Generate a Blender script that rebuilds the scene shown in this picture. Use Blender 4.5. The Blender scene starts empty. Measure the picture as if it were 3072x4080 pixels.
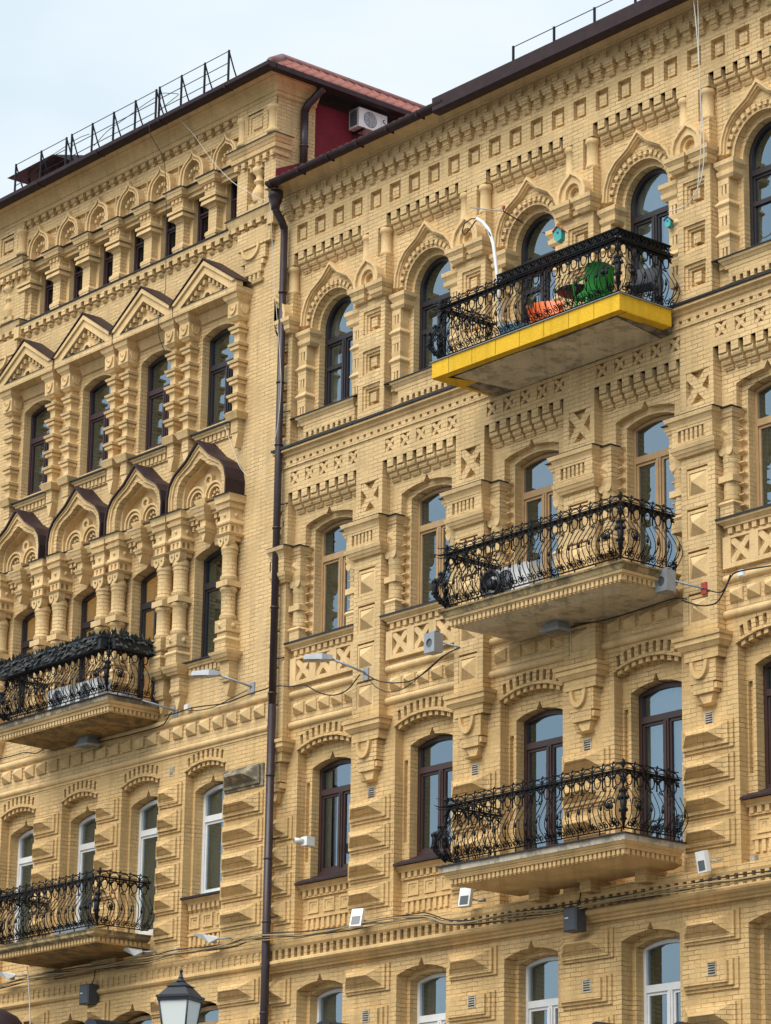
import bpy, math, random
from mathutils import Vector, Matrix
from mathutils.geometry import tessellate_polygon
random.seed(7)
R = math.radians
sc = bpy.context.scene
COL = sc.collection
# ---------------------------------------------------------------- camera
# x runs along the facades (to the right), y goes into the houses, z is up; the facades stand near y = 0
CAMX, CAMY, CAMZ = 45.071, -35.0, 1.6
th, ro, ya = R(16.60934), R(0.874114), R(50.15206)
fw = Vector((-math.sin(ya) * math.cos(th), math.cos(ya) * math.cos(th), math.sin(th)))
r0 = Vector((math.cos(ya), math.sin(ya), 0))
u0 = r0.cross(fw)
rt = math.cos(ro) * r0 + math.sin(ro) * u0
up = -math.sin(ro) * r0 + math.cos(ro) * u0
cd = bpy.data.cameras.new('camera')
cd.sensor_fit = 'HORIZONTAL'; cd.sensor_width = 36.0
cd.lens = 12127.85 / 3072 * 36.0
cd.clip_start = 0.1; cd.clip_end = 6000
cam = bpy.data.objects.new('camera', cd); COL.objects.link(cam)
cam.matrix_world = Matrix(((rt.x, up.x, -fw.x, CAMX), (rt.y, up.y, -fw.y, CAMY), (rt.z, up.z, -fw.z, CAMZ), (0, 0, 0, 1)))
sc.camera = cam
# ---------------------------------------------------------------- sky, sun, exposure
SUN_EL, SUN_AZ = R(50), R(174)      # direction the light comes from: high, in front of the facades and to their left
w = bpy.data.worlds.new('World'); sc.world = w; w.use_nodes = True
nt = w.node_tree; nt.nodes.clear()
out = nt.nodes.new('ShaderNodeOutputWorld'); bg = nt.nodes.new('ShaderNodeBackground')
sky = nt.nodes.new('ShaderNodeTexSky'); sky.sky_type = 'NISHITA'; sky.sun_disc = False
sky.sun_elevation = SUN_EL; sky.sun_rotation = SUN_AZ
sky.air_density = 1.0; sky.dust_density = 3.0; sky.ozone_density = 1.0
tc = nt.nodes.new('ShaderNodeTexCoord'); mp = nt.nodes.new('ShaderNodeMapping'); mp.inputs['Scale'].default_value = (1.2, 1.2, 3.0)
no = nt.nodes.new('ShaderNodeTexNoise'); no.inputs['Scale'].default_value = 3.2; no.inputs['Detail'].default_value = 5; no.inputs['Roughness'].default_value = 0.5
cr = nt.nodes.new('ShaderNodeValToRGB'); cr.color_ramp.elements[0].position = 0.38; cr.color_ramp.elements[0].color = (5.9, 7.1, 7.8, 1)
cr.color_ramp.elements[1].position = 0.64; cr.color_ramp.elements[1].color = (7.9, 8.4, 8.6, 1)
mx = nt.nodes.new('ShaderNodeMixRGB'); mx.inputs[0].default_value = 0.82      # a thin overcast layer veils the blue
L_ = nt.links.new
L_(tc.outputs['Generated'], mp.inputs['Vector']); L_(mp.outputs[0], no.inputs['Vector']); L_(no.outputs['Fac'], cr.inputs[0])
L_(sky.outputs[0], mx.inputs[1]); L_(cr.outputs[0], mx.inputs[2]); L_(mx.outputs[0], bg.inputs['Color'])
bg.inputs['Strength'].default_value = 0.105
L_(bg.outputs[0], out.inputs['Surface'])
sd = bpy.data.lights.new('sun', 'SUN'); sd.energy = 2.5; sd.angle = R(50); sd.color = (1.0, 0.95, 0.86)
so = bpy.data.objects.new('sun', sd); COL.objects.link(so)
d = Vector((math.sin(SUN_AZ) * math.cos(SUN_EL), math.cos(SUN_AZ) * math.cos(SUN_EL), math.sin(SUN_EL)))
so.rotation_euler = d.to_track_quat('Z', 'Y').to_euler()
so.location = (20, -40, 60)
sc.view_settings.view_transform = 'Standard'; sc.view_settings.look = 'None'
sc.view_settings.exposure = 0.38; sc.view_settings.gamma = 1.0
sc.view_settings.use_curve_mapping = False
sc.cycles.max_bounces = 6
# ---------------------------------------------------------------- materials
MAT = {}
def node(nt, typ, **kw):
    n = nt.nodes.new(typ)
    for k, v in kw.items():
        if k in n.inputs: n.inputs[k].default_value = v
        else: setattr(n, k, v)
    return n
def newmat(name):
    m = bpy.data.materials.new(name); m.use_nodes = True; MAT[name] = m
    nt = m.node_tree; b = nt.nodes['Principled BSDF']
    return m, nt, b, nt.links.new
def rgb(c): return (c[0], c[1], c[2], 1)
YEL = (0.765, 0.545, 0.282)
def wallmat(name, base, bricks=True, dirt=0.25, mortar=0.42, stain=0.0, soft=0.0):
    m, nt, b, L = newmat(name)
    g = node(nt, 'ShaderNodeNewGeometry'); sx = node(nt, 'ShaderNodeSeparateXYZ'); L(g.outputs['Position'], sx.inputs[0])
    ad = node(nt, 'ShaderNodeMath', operation='ADD'); L(sx.outputs[0], ad.inputs[0]); L(sx.outputs[1], ad.inputs[1])
    cb = node(nt, 'ShaderNodeCombineXYZ'); L(ad.outputs[0], cb.inputs[0]); L(sx.outputs[2], cb.inputs[1])
    n1 = node(nt, 'ShaderNodeTexNoise', Scale=1.3, Detail=6.0, Roughness=0.62); L(g.outputs['Position'], n1.inputs['Vector'])
    n2 = node(nt, 'ShaderNodeTexNoise', Scale=28.0, Detail=3.0, Roughness=0.6); L(g.outputs['Position'], n2.inputs['Vector'])
    rp = node(nt, 'ShaderNodeValToRGB'); rp.color_ramp.elements[0].position = 0.32; rp.color_ramp.elements[1].position = 0.68
    k = 1 - dirt
    rp.color_ramp.elements[0].color = (base[0] * k, base[1] * k, base[2] * k * 0.96, 1)
    rp.color_ramp.elements[1].color = (min(1, base[0] * 1.05), min(1, base[1] * 1.05), base[2] * 1.06, 1)
    L(n1.outputs['Fac'], rp.inputs[0])
    col = rp.outputs[0]
    if base == YEL:      # tints the lower storeys slightly darker and warmer, up to the moulding
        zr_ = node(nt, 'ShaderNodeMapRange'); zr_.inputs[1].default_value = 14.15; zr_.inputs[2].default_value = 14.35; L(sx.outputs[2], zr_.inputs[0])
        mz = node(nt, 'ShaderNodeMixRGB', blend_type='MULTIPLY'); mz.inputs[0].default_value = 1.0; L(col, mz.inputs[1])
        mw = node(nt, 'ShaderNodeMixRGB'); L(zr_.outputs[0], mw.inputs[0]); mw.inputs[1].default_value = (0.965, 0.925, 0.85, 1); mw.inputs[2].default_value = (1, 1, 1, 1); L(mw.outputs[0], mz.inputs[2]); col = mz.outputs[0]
    # fine blotches in the paint
    rf = node(nt, 'ShaderNodeMapRange'); rf.inputs[1].default_value = 0.3; rf.inputs[2].default_value = 0.7; rf.inputs[3].default_value = 0.88; rf.inputs[4].default_value = 1.07
    L(n2.outputs['Fac'], rf.inputs[0])
    mf = node(nt, 'ShaderNodeMixRGB', blend_type='MULTIPLY'); mf.inputs[0].default_value = 1.0; L(col, mf.inputs[1]); L(rf.outputs[0], mf.inputs[2]); col = mf.outputs[0]
    # rain streaks
    sp = node(nt, 'ShaderNodeCombineXYZ'); sm = node(nt, 'ShaderNodeMath', operation='MULTIPLY'); sm.inputs[1].default_value = 0.13
    L(ad.outputs[0], sp.inputs[0]); L(sx.outputs[2], sm.inputs[0]); L(sm.outputs[0], sp.inputs[1])
    n3 = node(nt, 'ShaderNodeTexNoise', Scale=5.0, Detail=4.0); L(sp.outputs[0], n3.inputs['Vector'])
    r3 = node(nt, 'ShaderNodeMapRange'); r3.inputs[1].default_value = 0.30; r3.inputs[2].default_value = 0.50; r3.inputs[3].default_value = 0.84; r3.inputs[4].default_value = 1.0; L(n3.outputs['Fac'], r3.inputs[0])
    m3 = node(nt, 'ShaderNodeMixRGB', blend_type='MULTIPLY'); m3.inputs[0].default_value = 1.0; L(col, m3.inputs[1]); L(r3.outputs[0], m3.inputs[2]); col = m3.outputs[0]
    if stain > 0:
        n4 = node(nt, 'ShaderNodeTexNoise', Scale=3.4, Detail=7.0, Roughness=0.72); L(g.outputs['Position'], n4.inputs['Vector'])
        r4 = node(nt, 'ShaderNodeMapRange'); r4.inputs[1].default_value = 0.52 - 0.14 * stain; r4.inputs[2].default_value = 0.60 - 0.10 * stain; L(n4.outputs['Fac'], r4.inputs[0])
        r4.inputs[4].default_value = min(1.0, 0.35 + 0.6 * stain)
        m4 = node(nt, 'ShaderNodeMixRGB'); L(r4.outputs[0], m4.inputs[0]); L(col, m4.inputs[1]); m4.inputs[2].default_value = (0.075, 0.068, 0.05, 1); col = m4.outputs[0]
    hgt = n2.outputs['Fac']
    if bricks:
        nd = node(nt, 'ShaderNodeTexNoise', Scale=5.0, Detail=3.0); L(cb.outputs[0], nd.inputs['Vector'])
        vs = node(nt, 'ShaderNodeVectorMath', operation='SCALE'); vs.inputs['Scale'].default_value = 0.036
        sb = node(nt, 'ShaderNodeVectorMath', operation='SUBTRACT'); sb.inputs[1].default_value = (0.5, 0.5, 0.5)
        L(nd.outputs['Color'], sb.inputs[0]); L(sb.outputs[0], vs.inputs[0])
        va = node(nt, 'ShaderNodeVectorMath', operation='ADD'); L(cb.outputs[0], va.inputs[0]); L(vs.outputs[0], va.inputs[1])
        br = node(nt, 'ShaderNodeTexBrick'); br.offset = 0.5
        br.inputs['Scale'].default_value = 1.0; br.inputs['Brick Width'].default_value = 0.275; br.inputs['Row Height'].default_value = 0.0795
        br.inputs['Mortar Size'].default_value = 0.0072; br.inputs['Mortar Smooth'].default_value = 0.35; br.inputs['Bias'].default_value = 0.0
        br.inputs['Color1'].default_value = (1, 1, 1, 1); br.inputs['Color2'].default_value = (0.90, 0.895, 0.88, 1); br.inputs['Mortar'].default_value = (1, 1, 1, 1)
        L(va.outputs[0], br.inputs['Vector'])
        mb_ = node(nt, 'ShaderNodeMixRGB', blend_type='MULTIPLY'); mb_.inputs[0].default_value = 1.0; L(col, mb_.inputs[1]); L(br.outputs['Color'], mb_.inputs[2])
        # joints: some are filled by paint, some stay open and dark
        nj = node(nt, 'ShaderNodeTexNoise', Scale=2.6, Detail=4.0); L(g.outputs['Position'], nj.inputs['Vector'])
        rj = node(nt, 'ShaderNodeMapRange'); rj.inputs[1].default_value = 0.36; rj.inputs[2].default_value = 0.62; rj.inputs[3].default_value = 0.18; rj.inputs[4].default_value = 1.0; L(nj.outputs['Fac'], rj.inputs[0])
        mm = node(nt, 'ShaderNodeMath', operation='MULTIPLY'); L(br.outputs['Fac'], mm.inputs[0]); L(rj.outputs[0], mm.inputs[1])
        dk = node(nt, 'ShaderNodeMixRGB', blend_type='MULTIPLY'); L(mm.outputs[0], dk.inputs[0]); L(mb_.outputs[0], dk.inputs[1]); dk.inputs[2].default_value = (mortar, mortar * 0.97, mortar * 0.92, 1)
        col = dk.outputs[0]
        iv = node(nt, 'ShaderNodeMath', operation='SUBTRACT'); iv.inputs[0].default_value = 1.0; L(mm.outputs[0], iv.inputs[1])
        hm = node(nt, 'ShaderNodeMath', operation='MULTIPLY_ADD'); L(n2.outputs['Fac'], hm.inputs[0]); hm.inputs[1].default_value = 0.35; L(iv.outputs[0], hm.inputs[2])
        hgt = hm.outputs[0]
    bp = node(nt, 'ShaderNodeBump'); bp.inputs['Strength'].default_value = 0.75; bp.inputs['Distance'].default_value = 0.010; L(hgt, bp.inputs['Height'])
    L(bp.outputs[0], b.inputs['Normal']); L(col, b.inputs['Base Color'])
    b.inputs['Roughness'].default_value = 0.82; b.inputs['Specular IOR Level'].default_value = 0.25
    return m
def plain(name, c, rough=0.5, metal=0.0, var=0.12, scale=6.0, bump=0.0, spec=0.5):
    m, nt, b, L = newmat(name)
    g = node(nt, 'ShaderNodeNewGeometry')
    n1 = node(nt, 'ShaderNodeTexNoise', Scale=scale, Detail=4.0); L(g.outputs['Position'], n1.inputs['Vector'])
    rp = node(nt, 'ShaderNodeValToRGB'); rp.color_ramp.elements[0].position = 0.3; rp.color_ramp.elements[1].position = 0.7
    rp.color_ramp.elements[0].color = (c[0] * (1 - var), c[1] * (1 - var), c[2] * (1 - var), 1)
    rp.color_ramp.elements[1].color = (min(1, c[0] * (1 + var)), min(1, c[1] * (1 + var)), min(1, c[2] * (1 + var)), 1)
    L(n1.outputs['Fac'], rp.inputs[0]); L(rp.outputs[0], b.inputs['Base Color'])
    b.inputs['Roughness'].default_value = rough; b.inputs['Metallic'].default_value = metal; b.inputs['Specular IOR Level'].default_value = spec
    if bump:
        bp = node(nt, 'ShaderNodeBump'); bp.inputs['Strength'].default_value = bump; bp.inputs['Distance'].default_value = 0.02
        L(n1.outputs['Fac'], bp.inputs['Height']); L(bp.outputs[0], b.inputs['Normal'])
    return m
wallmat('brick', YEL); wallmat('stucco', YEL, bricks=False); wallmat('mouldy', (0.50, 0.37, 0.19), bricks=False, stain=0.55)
wallmat('soffit', (0.74, 0.63, 0.45), bricks=False, dirt=0.25, stain=0.06); wallmat('decayed', (0.42, 0.35, 0.25), bricks=False, dirt=0.3, stain=0.7)
wallmat('soffit_rot', (0.42, 0.26, 0.10), bricks=False, dirt=0.4, stain=0.5)
wallmat('yellow_panel', (0.78, 0.47, 0.03), bricks=False, dirt=0.12)
wallmat('whitewash', (0.62, 0.54, 0.43), bricks=False, dirt=0.3, stain=0.2)
wallmat('red_wall', (0.20, 0.022, 0.035), bricks=False, dirt=0.3)
plain('tin', (0.020, 0.018, 0.024), 0.45, 0.2, 0.3); plain('brown_tin', (0.034, 0.019, 0.022), 0.6, 0.0, 0.25, spec=0.25)
plain('iron', (0.004, 0.005, 0.008), 0.5, 0.0, 0.3, spec=0.25); plain('pipe_brown', (0.036, 0.023, 0.029), 0.38, 0.1, 0.2)
plain('frame_brown', (0.045, 0.022, 0.020), 0.4); plain('frame_dark', (0.022, 0.018, 0.022), 0.4); plain('frame_tan', (0.40, 0.26, 0.13), 0.45)
plain('frame_white', (0.70, 0.71, 0.72), 0.4, var=0.05); plain('frame_wine', (0.042, 0.020, 0.026), 0.5)
plain('tile_red', (0.26, 0.085, 0.065), 0.6, var=0.25, bump=0.3); plain('tile_purple', (0.20, 0.085, 0.085), 0.55, var=0.25)
plain('room', (0.05, 0.05, 0.055), 0.9); plain('curtain', (0.55, 0.56, 0.58), 0.9, var=0.15, scale=3); plain('blind', (0.30, 0.30, 0.28), 0.8, var=0.1)
plain('grey_metal', (0.30, 0.33, 0.37), 0.45, 0.2); plain('white_plastic', (0.74, 0.75, 0.75), 0.35, var=0.05); plain('black_plastic', (0.02, 0.02, 0.024), 0.5)
plain('charcoal', (0.055, 0.065, 0.080), 0.5); plain('cable_black', (0.015, 0.015, 0.017), 0.5); plain('cable_tan', (0.33, 0.24, 0.12), 0.6); plain('cable_white', (0.62, 0.6, 0.55), 0.6)
plain('plastic_green', (0.02, 0.30, 0.03), 0.4); plain('plastic_orange', (0.85, 0.16, 0.02), 0.4); plain('teal_paint', (0.03, 0.36, 0.36), 0.5); plain('red_paint', (0.35, 0.05, 0.04), 0.5)
plain('basin_blue', (0.12, 0.22, 0.27), 0.4); plain('glass_lens', (0.10, 0.11, 0.12), 0.15); plain('leaf_dark', (0.012, 0.018, 0.018), 0.7, var=0.4, scale=30)
plain('planter_black', (0.020, 0.024, 0.028), 0.6, bump=0.5, scale=20); plain('lamp_black', (0.010, 0.014, 0.024), 0.45, 0.0); plain('asphalt', (0.045, 0.045, 0.045), 0.9, bump=0.3); plain('pavement', (0.15, 0.145, 0.135), 0.85)
plain('logo_blue', (0.02, 0.04, 0.22), 0.4); plain('awning_dark', (0.035, 0.02, 0.025), 0.7)
def glassmat(name, tint, lo, hi):
    m, nt, b, L = newmat(name); nt.nodes.remove(b); o = nt.nodes['Material Output']
    t = node(nt, 'ShaderNodeBsdfTransparent'); t.inputs[0].default_value = rgb(tint)
    gl = node(nt, 'ShaderNodeBsdfGlossy'); gl.inputs['Roughness'].default_value = 0.015; gl.inputs[0].default_value = (0.66, 0.85, 1.0, 1)
    # old panes are never quite flat
    g = node(nt, 'ShaderNodeNewGeometry'); n = node(nt, 'ShaderNodeTexNoise', Scale=1.6, Detail=1.0); L(g.outputs['Position'], n.inputs['Vector'])
    bp = node(nt, 'ShaderNodeBump'); bp.inputs['Strength'].default_value = 0.10; bp.inputs['Distance'].default_value = 0.01; L(n.outputs['Fac'], bp.inputs['Height']); L(bp.outputs[0], gl.inputs['Normal'])
    lw = node(nt, 'ShaderNodeLayerWeight'); lw.inputs['Blend'].default_value = 0.45
    mr = node(nt, 'ShaderNodeMapRange'); mr.inputs[3].default_value = lo; mr.inputs[4].default_value = hi; L(lw.outputs['Fresnel'], mr.inputs[0])
    mx = node(nt, 'ShaderNodeMixShader'); L(mr.outputs[0], mx.inputs[0]); L(t.outputs[0], mx.inputs[1]); L(gl.outputs[0], mx.inputs[2]); L(mx.outputs[0], o.inputs[0])
    return m
glassmat('glass', (0.58, 0.66, 0.70), 0.27, 0.95); glassmat('glass_net', (0.40, 0.42, 0.44), 0.05, 0.5)
m, nt, b, L = newmat('lantern_glass'); b.inputs['Base Color'].default_value = (0.62, 0.66, 0.66, 1); b.inputs['Roughness'].default_value = 0.35; b.inputs['Subsurface Weight'].default_value = 0.0
m, nt, b, L = newmat('lit_curtain'); b.inputs['Base Color'].default_value = (0.5, 0.28, 0.10, 1); b.inputs['Emission Color'].default_value = (0.95, 0.42, 0.10, 1); b.inputs['Emission Strength'].default_value = 0.38
# ---------------------------------------------------------------- mesh builder
def P2(l): return [Vector((a, b_, 0)) for a, b_ in l]
class MB:
    def __init__(s, m='brick'):
        s.V = []; s.F = []; s.M = []; s.S = []; s.m = m; s.ms = []
    def add(s, vs, fs, m=None, smooth=False):
        m = m or s.m
        if m not in s.ms: s.ms.append(m)
        k = s.ms.index(m); o = len(s.V); s.V.extend(vs)
        for f in fs: s.F.append([i + o for i in f]); s.M.append(k); s.S.append(smooth)
    def box(s, x0, x1, z0, z1, y0, y1, m=None):
        s.add([(x0, y0, z0), (x1, y0, z0), (x1, y1, z0), (x0, y1, z0), (x0, y0, z1), (x1, y0, z1), (x1, y1, z1), (x0, y1, z1)],
              [(0, 1, 5, 4), (1, 2, 6, 5), (2, 3, 7, 6), (3, 0, 4, 7), (4, 5, 6, 7), (3, 2, 1, 0)], m)
    def tb(s, x0, x1, y0, y1, z0, z1, p0, p1, m=None):   # block whose foot stands p0 and whose top stands p1 proud of the body on three sides
        s.add([(x0 - p0, y0 - p0, z0), (x1 + p0, y0 - p0, z0), (x1 + p0, y1, z0), (x0 - p0, y1, z0), (x0 - p1, y0 - p1, z1), (x1 + p1, y0 - p1, z1), (x1 + p1, y1, z1), (x0 - p1, y1, z1)],
              [(0, 1, 5, 4), (1, 2, 6, 5), (2, 3, 7, 6), (3, 0, 4, 7), (4, 5, 6, 7), (3, 2, 1, 0)], m)
    def mold(s, x0, x1, y0, y1, layers, m=None):
        for z0, z1, p0, p1 in layers: s.tb(x0, x1, y0, y1, z0, z1, p0, p1, m)
    def slab(s, outer, holes, y0, y1, m=None, back=False, side=True):
        loops = [P2(outer)] + [P2(h) for h in holes]
        tris = tessellate_polygon(loops)
        flat = [p for l in [outer] + list(holes) for p in l]
        n = len(flat)
        vs = [(a, y0, b_) for a, b_ in flat] + [(a, y1, b_) for a, b_ in flat]
        fs = [tuple(t) for t in tris]
        if back: fs += [tuple(i + n for i in t) for t in tris]
        if side:
            o = 0
            for l in [outer] + list(holes):
                k = len(l)
                for i in range(k): j = (i + 1) % k; fs.append((o + i, o + j, o + j + n, o + i + n))
                o += k
        s.add(vs, fs, m)
    def prof(s, x0, x1, pts, m=None, smooth=False):      # (y, z) outline run along x
        n = len(pts); tris = tessellate_polygon([P2(pts)])
        vs = [(x0, a, b_) for a, b_ in pts] + [(x1, a, b_) for a, b_ in pts]
        fs = [tuple(t) for t in tris] + [tuple(i + n for i in t) for t in tris]
        fs += [(i, (i + 1) % n, (i + 1) % n + n, i + n) for i in range(n)]
        s.add(vs, fs, m)
    def profy(s, y0, y1, pts, m=None):                   # (x, z) outline run along y, e.g. the end of a balcony
        n = len(pts); vs = [(a, y0, b_) for a, b_ in pts] + [(a, y1, b_) for a, b_ in pts]
        s.slab(pts, [], y0, y1, m, back=True)
    def frus(s, a, ya_, b_, yb, m=None):                 # rectangle a=(x0,x1,z0,z1) at ya_ rising to rectangle b_ at yb
        s.add([(a[0], ya_, a[2]), (a[1], ya_, a[2]), (a[1], ya_, a[3]), (a[0], ya_, a[3]), (b_[0], yb, b_[2]), (b_[1], yb, b_[2]), (b_[1], yb, b_[3]), (b_[0], yb, b_[3])],
              [(0, 1, 5, 4), (1, 2, 6, 5), (2, 3, 7, 6), (3, 0, 4, 7), (4, 5, 6, 7)], m)
    def pyr(s, x0, x1, z0, z1, yb, yt, m=None):
        cx, cz = (x0 + x1) / 2, (z0 + z1) / 2
        s.frus((x0, x1, z0, z1), yb, (cx - .004, cx + .004, cz - .004, cz + .004), yt, m)
    def lathe(s, cx, cy, pts, n=14, m=None, smooth=True):
        vs = []; fs = []
        for r_, z in pts:
            for i in range(n): a = 2 * math.pi * i / n; vs.append((cx + r_ * math.cos(a), cy + r_ * math.sin(a), z))
        for k in range(len(pts) - 1):
            for i in range(n): j = (i + 1) % n; fs.append((k * n + i, k * n + j, (k + 1) * n + j, (k + 1) * n + i))
        fs.append(tuple(range(n))[::-1]); fs.append(tuple(range((len(pts) - 1) * n, len(pts) * n)))
        s.add(vs, fs, m, smooth)
    def tube(s, pts, r_, n=5, m=None, close=False):
        pts = [Vector(p) for p in pts]; k = len(pts); vs = []; fs = []
        pn = None
        for i, p in enumerate(pts):
            a = pts[(i - 1) % k] if (i or close) else p; b_ = pts[(i + 1) % k] if (i < k - 1 or close) else p
            t = (b_ - a)
            if t.length < 1e-7: t = Vector((0, 0, 1))
            t.normalize()
            if pn is None: pn = t.cross(Vector((0.31, 0.17, 0.93)));
            pn = pn - t * pn.dot(t)
            if pn.length < 1e-5: pn = t.cross(Vector((1, 0.2, 0)))
            pn.normalize(); bn = t.cross(pn)
            rr = r_[i] if isinstance(r_, (list, tuple)) else r_
            for q in range(n): an = 2 * math.pi * q / n; vs.append(tuple(p + pn * (rr * math.cos(an)) + bn * (rr * math.sin(an))))
        for i in range(k - (0 if close else 1)):
            i2 = (i + 1) % k
            for q in range(n): j = (q + 1) % n; fs.append((i * n + q, i * n + j, i2 * n + j, i2 * n + q))
        if not close: fs.append(tuple(range(n))[::-1]); fs.append(tuple(range((k - 1) * n, k * n)))
        s.add(vs, fs, m, True)
    def blob(s, c, rx, ry, rz, m=None, n=8, k=5):
        vs = []; fs = []
        for i in range(k + 1):
            f_ = math.pi * i / k
            for j in range(n): a = 2 * math.pi * j / n; vs.append((c[0] + rx * math.sin(f_) * math.cos(a), c[1] + ry * math.sin(f_) * math.sin(a), c[2] + rz * math.cos(f_)))
        for i in range(k):
            for j in range(n): j2 = (j + 1) % n; fs.append((i * n + j, i * n + j2, (i + 1) * n + j2, (i + 1) * n + j))
        s.add(vs, fs, m, True)
    def build(s, name, parent=None, loc=(0, 0, 0), label=None):
        me = bpy.data.meshes.new(name); me.from_pydata([tuple(v) for v in s.V], [], s.F)
        for k in s.ms: me.materials.append(MAT[k])
        me.polygons.foreach_set('material_index', s.M); me.polygons.foreach_set('use_smooth', s.S); me.update()
        o = bpy.data.objects.new(name, me); COL.objects.link(o); o.location = loc
        if parent is not None: o.parent = parent
        if label: o['label'] = label
        return o
def tag(o, label=None, cat=None, group=None, kind=None):
    if label: o['label'] = label
    if cat: o['category'] = cat
    if group: o['group'] = group
    if kind: o['kind'] = kind
    return o
def empty(name, loc=(0, 0, 0), rz=0):
    o = bpy.data.objects.new(name, None); COL.objects.link(o); o.location = loc; o.rotation_euler = (0, 0, rz); o.empty_display_size = 0.2
    return o
def dup(o, parent=None, dx=0, loc=None, label=None):
    c = o.copy(); COL.objects.link(c); c.parent = parent if parent is not None else o.parent
    if loc is not None: c.location = loc
    elif dx: c.location = (o.location[0] + dx, o.location[1], o.location[2])
    for ch in list(o.children):
        d_ = ch.copy(); COL.objects.link(d_); d_.parent = c
        for g in ch.children:
            e = g.copy(); COL.objects.link(e); e.parent = d_
    if label: c['label'] = label
    return c
def arc(cx, cz, rx, rz, a0, a1, n):
    return [(cx + rx * math.cos(R(a0 + (a1 - a0) * i / n)), cz + rz * math.sin(R(a0 + (a1 - a0) * i / n))) for i in range(n + 1)]
def rect(x0, x1, z0, z1): return [(x0, z0), (x1, z0), (x1, z1), (x0, z1)]
def segarch(c, h, z0, zs, zc, n=10, spike=0.0, sw=0.13):  # opening: straight sides, flat segmental head; anticlockwise
    rise = zc - zs; rad = (h * h + rise * rise) / (2 * rise); a = math.asin(h / rad); cz = zc - rad
    top = [(c + rad * math.sin(a - 2 * a * i / n), cz + rad * math.cos(a - 2 * a * i / n)) for i in range(n + 1)]
    if spike:
        m_ = len(top) // 2
        top = top[:m_] + [(c + sw / 2, zc - .004), (c, zc + spike), (c - sw / 2, zc - .004)] + top[m_ + 1:]
    return [(c - h, z0), (c + h, z0)] + top
def roundarch(c, h, z0, zs, n=16): return [(c - h, z0), (c + h, z0)] + arc(c, zs, h, h, 0, 180, n)
def archz(c, h, zs, zc, x):
    rise = zc - zs; rad = (h * h + rise * rise) / (2 * rise); return zc - rad + math.sqrt(max(0, rad * rad - (x - c) ** 2))
def mirror(half, c):   # half = [(dx,z)...] from left foot to apex, dx <= 0
    return [(c + a, z) for a, z in half] + [(c - a, z) for a, z in half[-2::-1]]
def cross(mb, x0, x1, z0, z1, yf, yb, wdt, m=None):
    t = wdt / 2; l = math.hypot(x1 - x0, z1 - z0)
    for sg in (1, -1):
        a = Vector((x0, z0)) if sg > 0 else Vector((x0, z1)); b_ = Vector((x1, z1)) if sg > 0 else Vector((x1, z0))
        dd = (b_ - a).normalized(); nn = Vector((-dd.y, dd.x)) * t
        a2 = a + dd * .02; b2 = b_ - dd * .02
        y_ = yf + (0.002 if sg > 0 else 0)
        mb.slab([tuple(a2 + nn), tuple(a2 - nn), tuple(b2 - nn), tuple(b2 + nn)], [], y_, yb, m)
# ================================================================ windows
def window(parent, c, h, z0, zs, zc, y, mat, tz, mull=0.0, rnd=False, curtain=None, fw_=0.07, loc=(0, 0, 0), glass='glass', low=None, label=None, single=False, cgap=None):
    shp = (lambda k, zz: roundarch(c, h - k, zz, zs, 18)) if rnd else (lambda k, zz: segarch(c, h - k, zz, zs - k * 0.4, zc - k, 12))
    top = zs + h if rnd else zc
    f = MB(mat)
    f.slab(shp(0, z0), [shp(fw_, z0 + fw_)], y, y + .09)
    f.box(c - h + fw_ + .001, c + h - fw_ - .001, tz[0], tz[1], y - .012, y + .07)
    lowtop = tz[0]
    if not single:
        f.box(c + mull - .055, c + mull + .055, z0 + fw_ + .001, lowtop - .001, y - .006, y + .075)
        f.box(c + mull - .012, c + mull + .012, z0 + fw_ + .02, lowtop - .02, y - .022, y - .004)
        halves = ((c - h + fw_, c + mull - .055), (c + mull + .055, c + h - fw_))
    else: halves = ((c - h + fw_, c + h - fw_),)
    for a, b_ in halves:     # the sashes' own rails, a little back
        f.slab(rect(a + .001, b_ - .001, z0 + fw_ + .001, lowtop - .001), [rect(a + .045, b_ - .045, z0 + fw_ + .06, lowtop - .05)], y + .02, y + .07)
    if low: f.box(c - h + fw_ + .002, c + mull - .056, low - .04, low + .04, y + .004, y + .074)
    o = f.build('window', parent, loc, label)
    p = MB(glass); p.slab(shp(fw_ * .6, z0 + fw_ * .6), [], y + .05, y + .056, side=False); p.build('pane', o)
    r_ = MB('room'); x0, x1, ya_, yb = c - h - .03, c + h + .03, y + .10, y + 1.4
    zt = top + .05; z_ = z0 - .02
    r_.add([(x0, ya_, z_), (x1, ya_, z_), (x1, yb, z_), (x0, yb, z_), (x0, ya_, zt), (x1, ya_, zt), (x1, yb, zt), (x0, yb, zt)], [(1, 2, 6, 5), (2, 3, 7, 6), (3, 0, 4, 7), (4, 5, 6, 7), (3, 2, 1, 0)])
    r_.build('room_interior', o)
    if curtain:
        q = MB(curtain); n = 26
        def drape(a, b_):
            vs = []; m_ = max(4, int(n * (b_ - a) / (2 * h)))
            for i in range(m_ + 1):
                x = a + (b_ - a) * i / m_; yy = y + .16 + .022 * math.sin(i * 1.9) + .01 * math.sin(i * .7)
                vs += [(x, yy, z0 + .04), (x, yy, top - .02)]
            q.add(vs, [(2 * i, 2 * i + 2, 2 * i + 3, 2 * i + 1) for i in range(m_)], curtain, True)
        if cgap is None: drape(c - h, c + h)
        else: drape(c - h, c + cgap[0]); drape(c + cgap[1], c + h)
        q.build('curtain', o)
    return o
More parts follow.
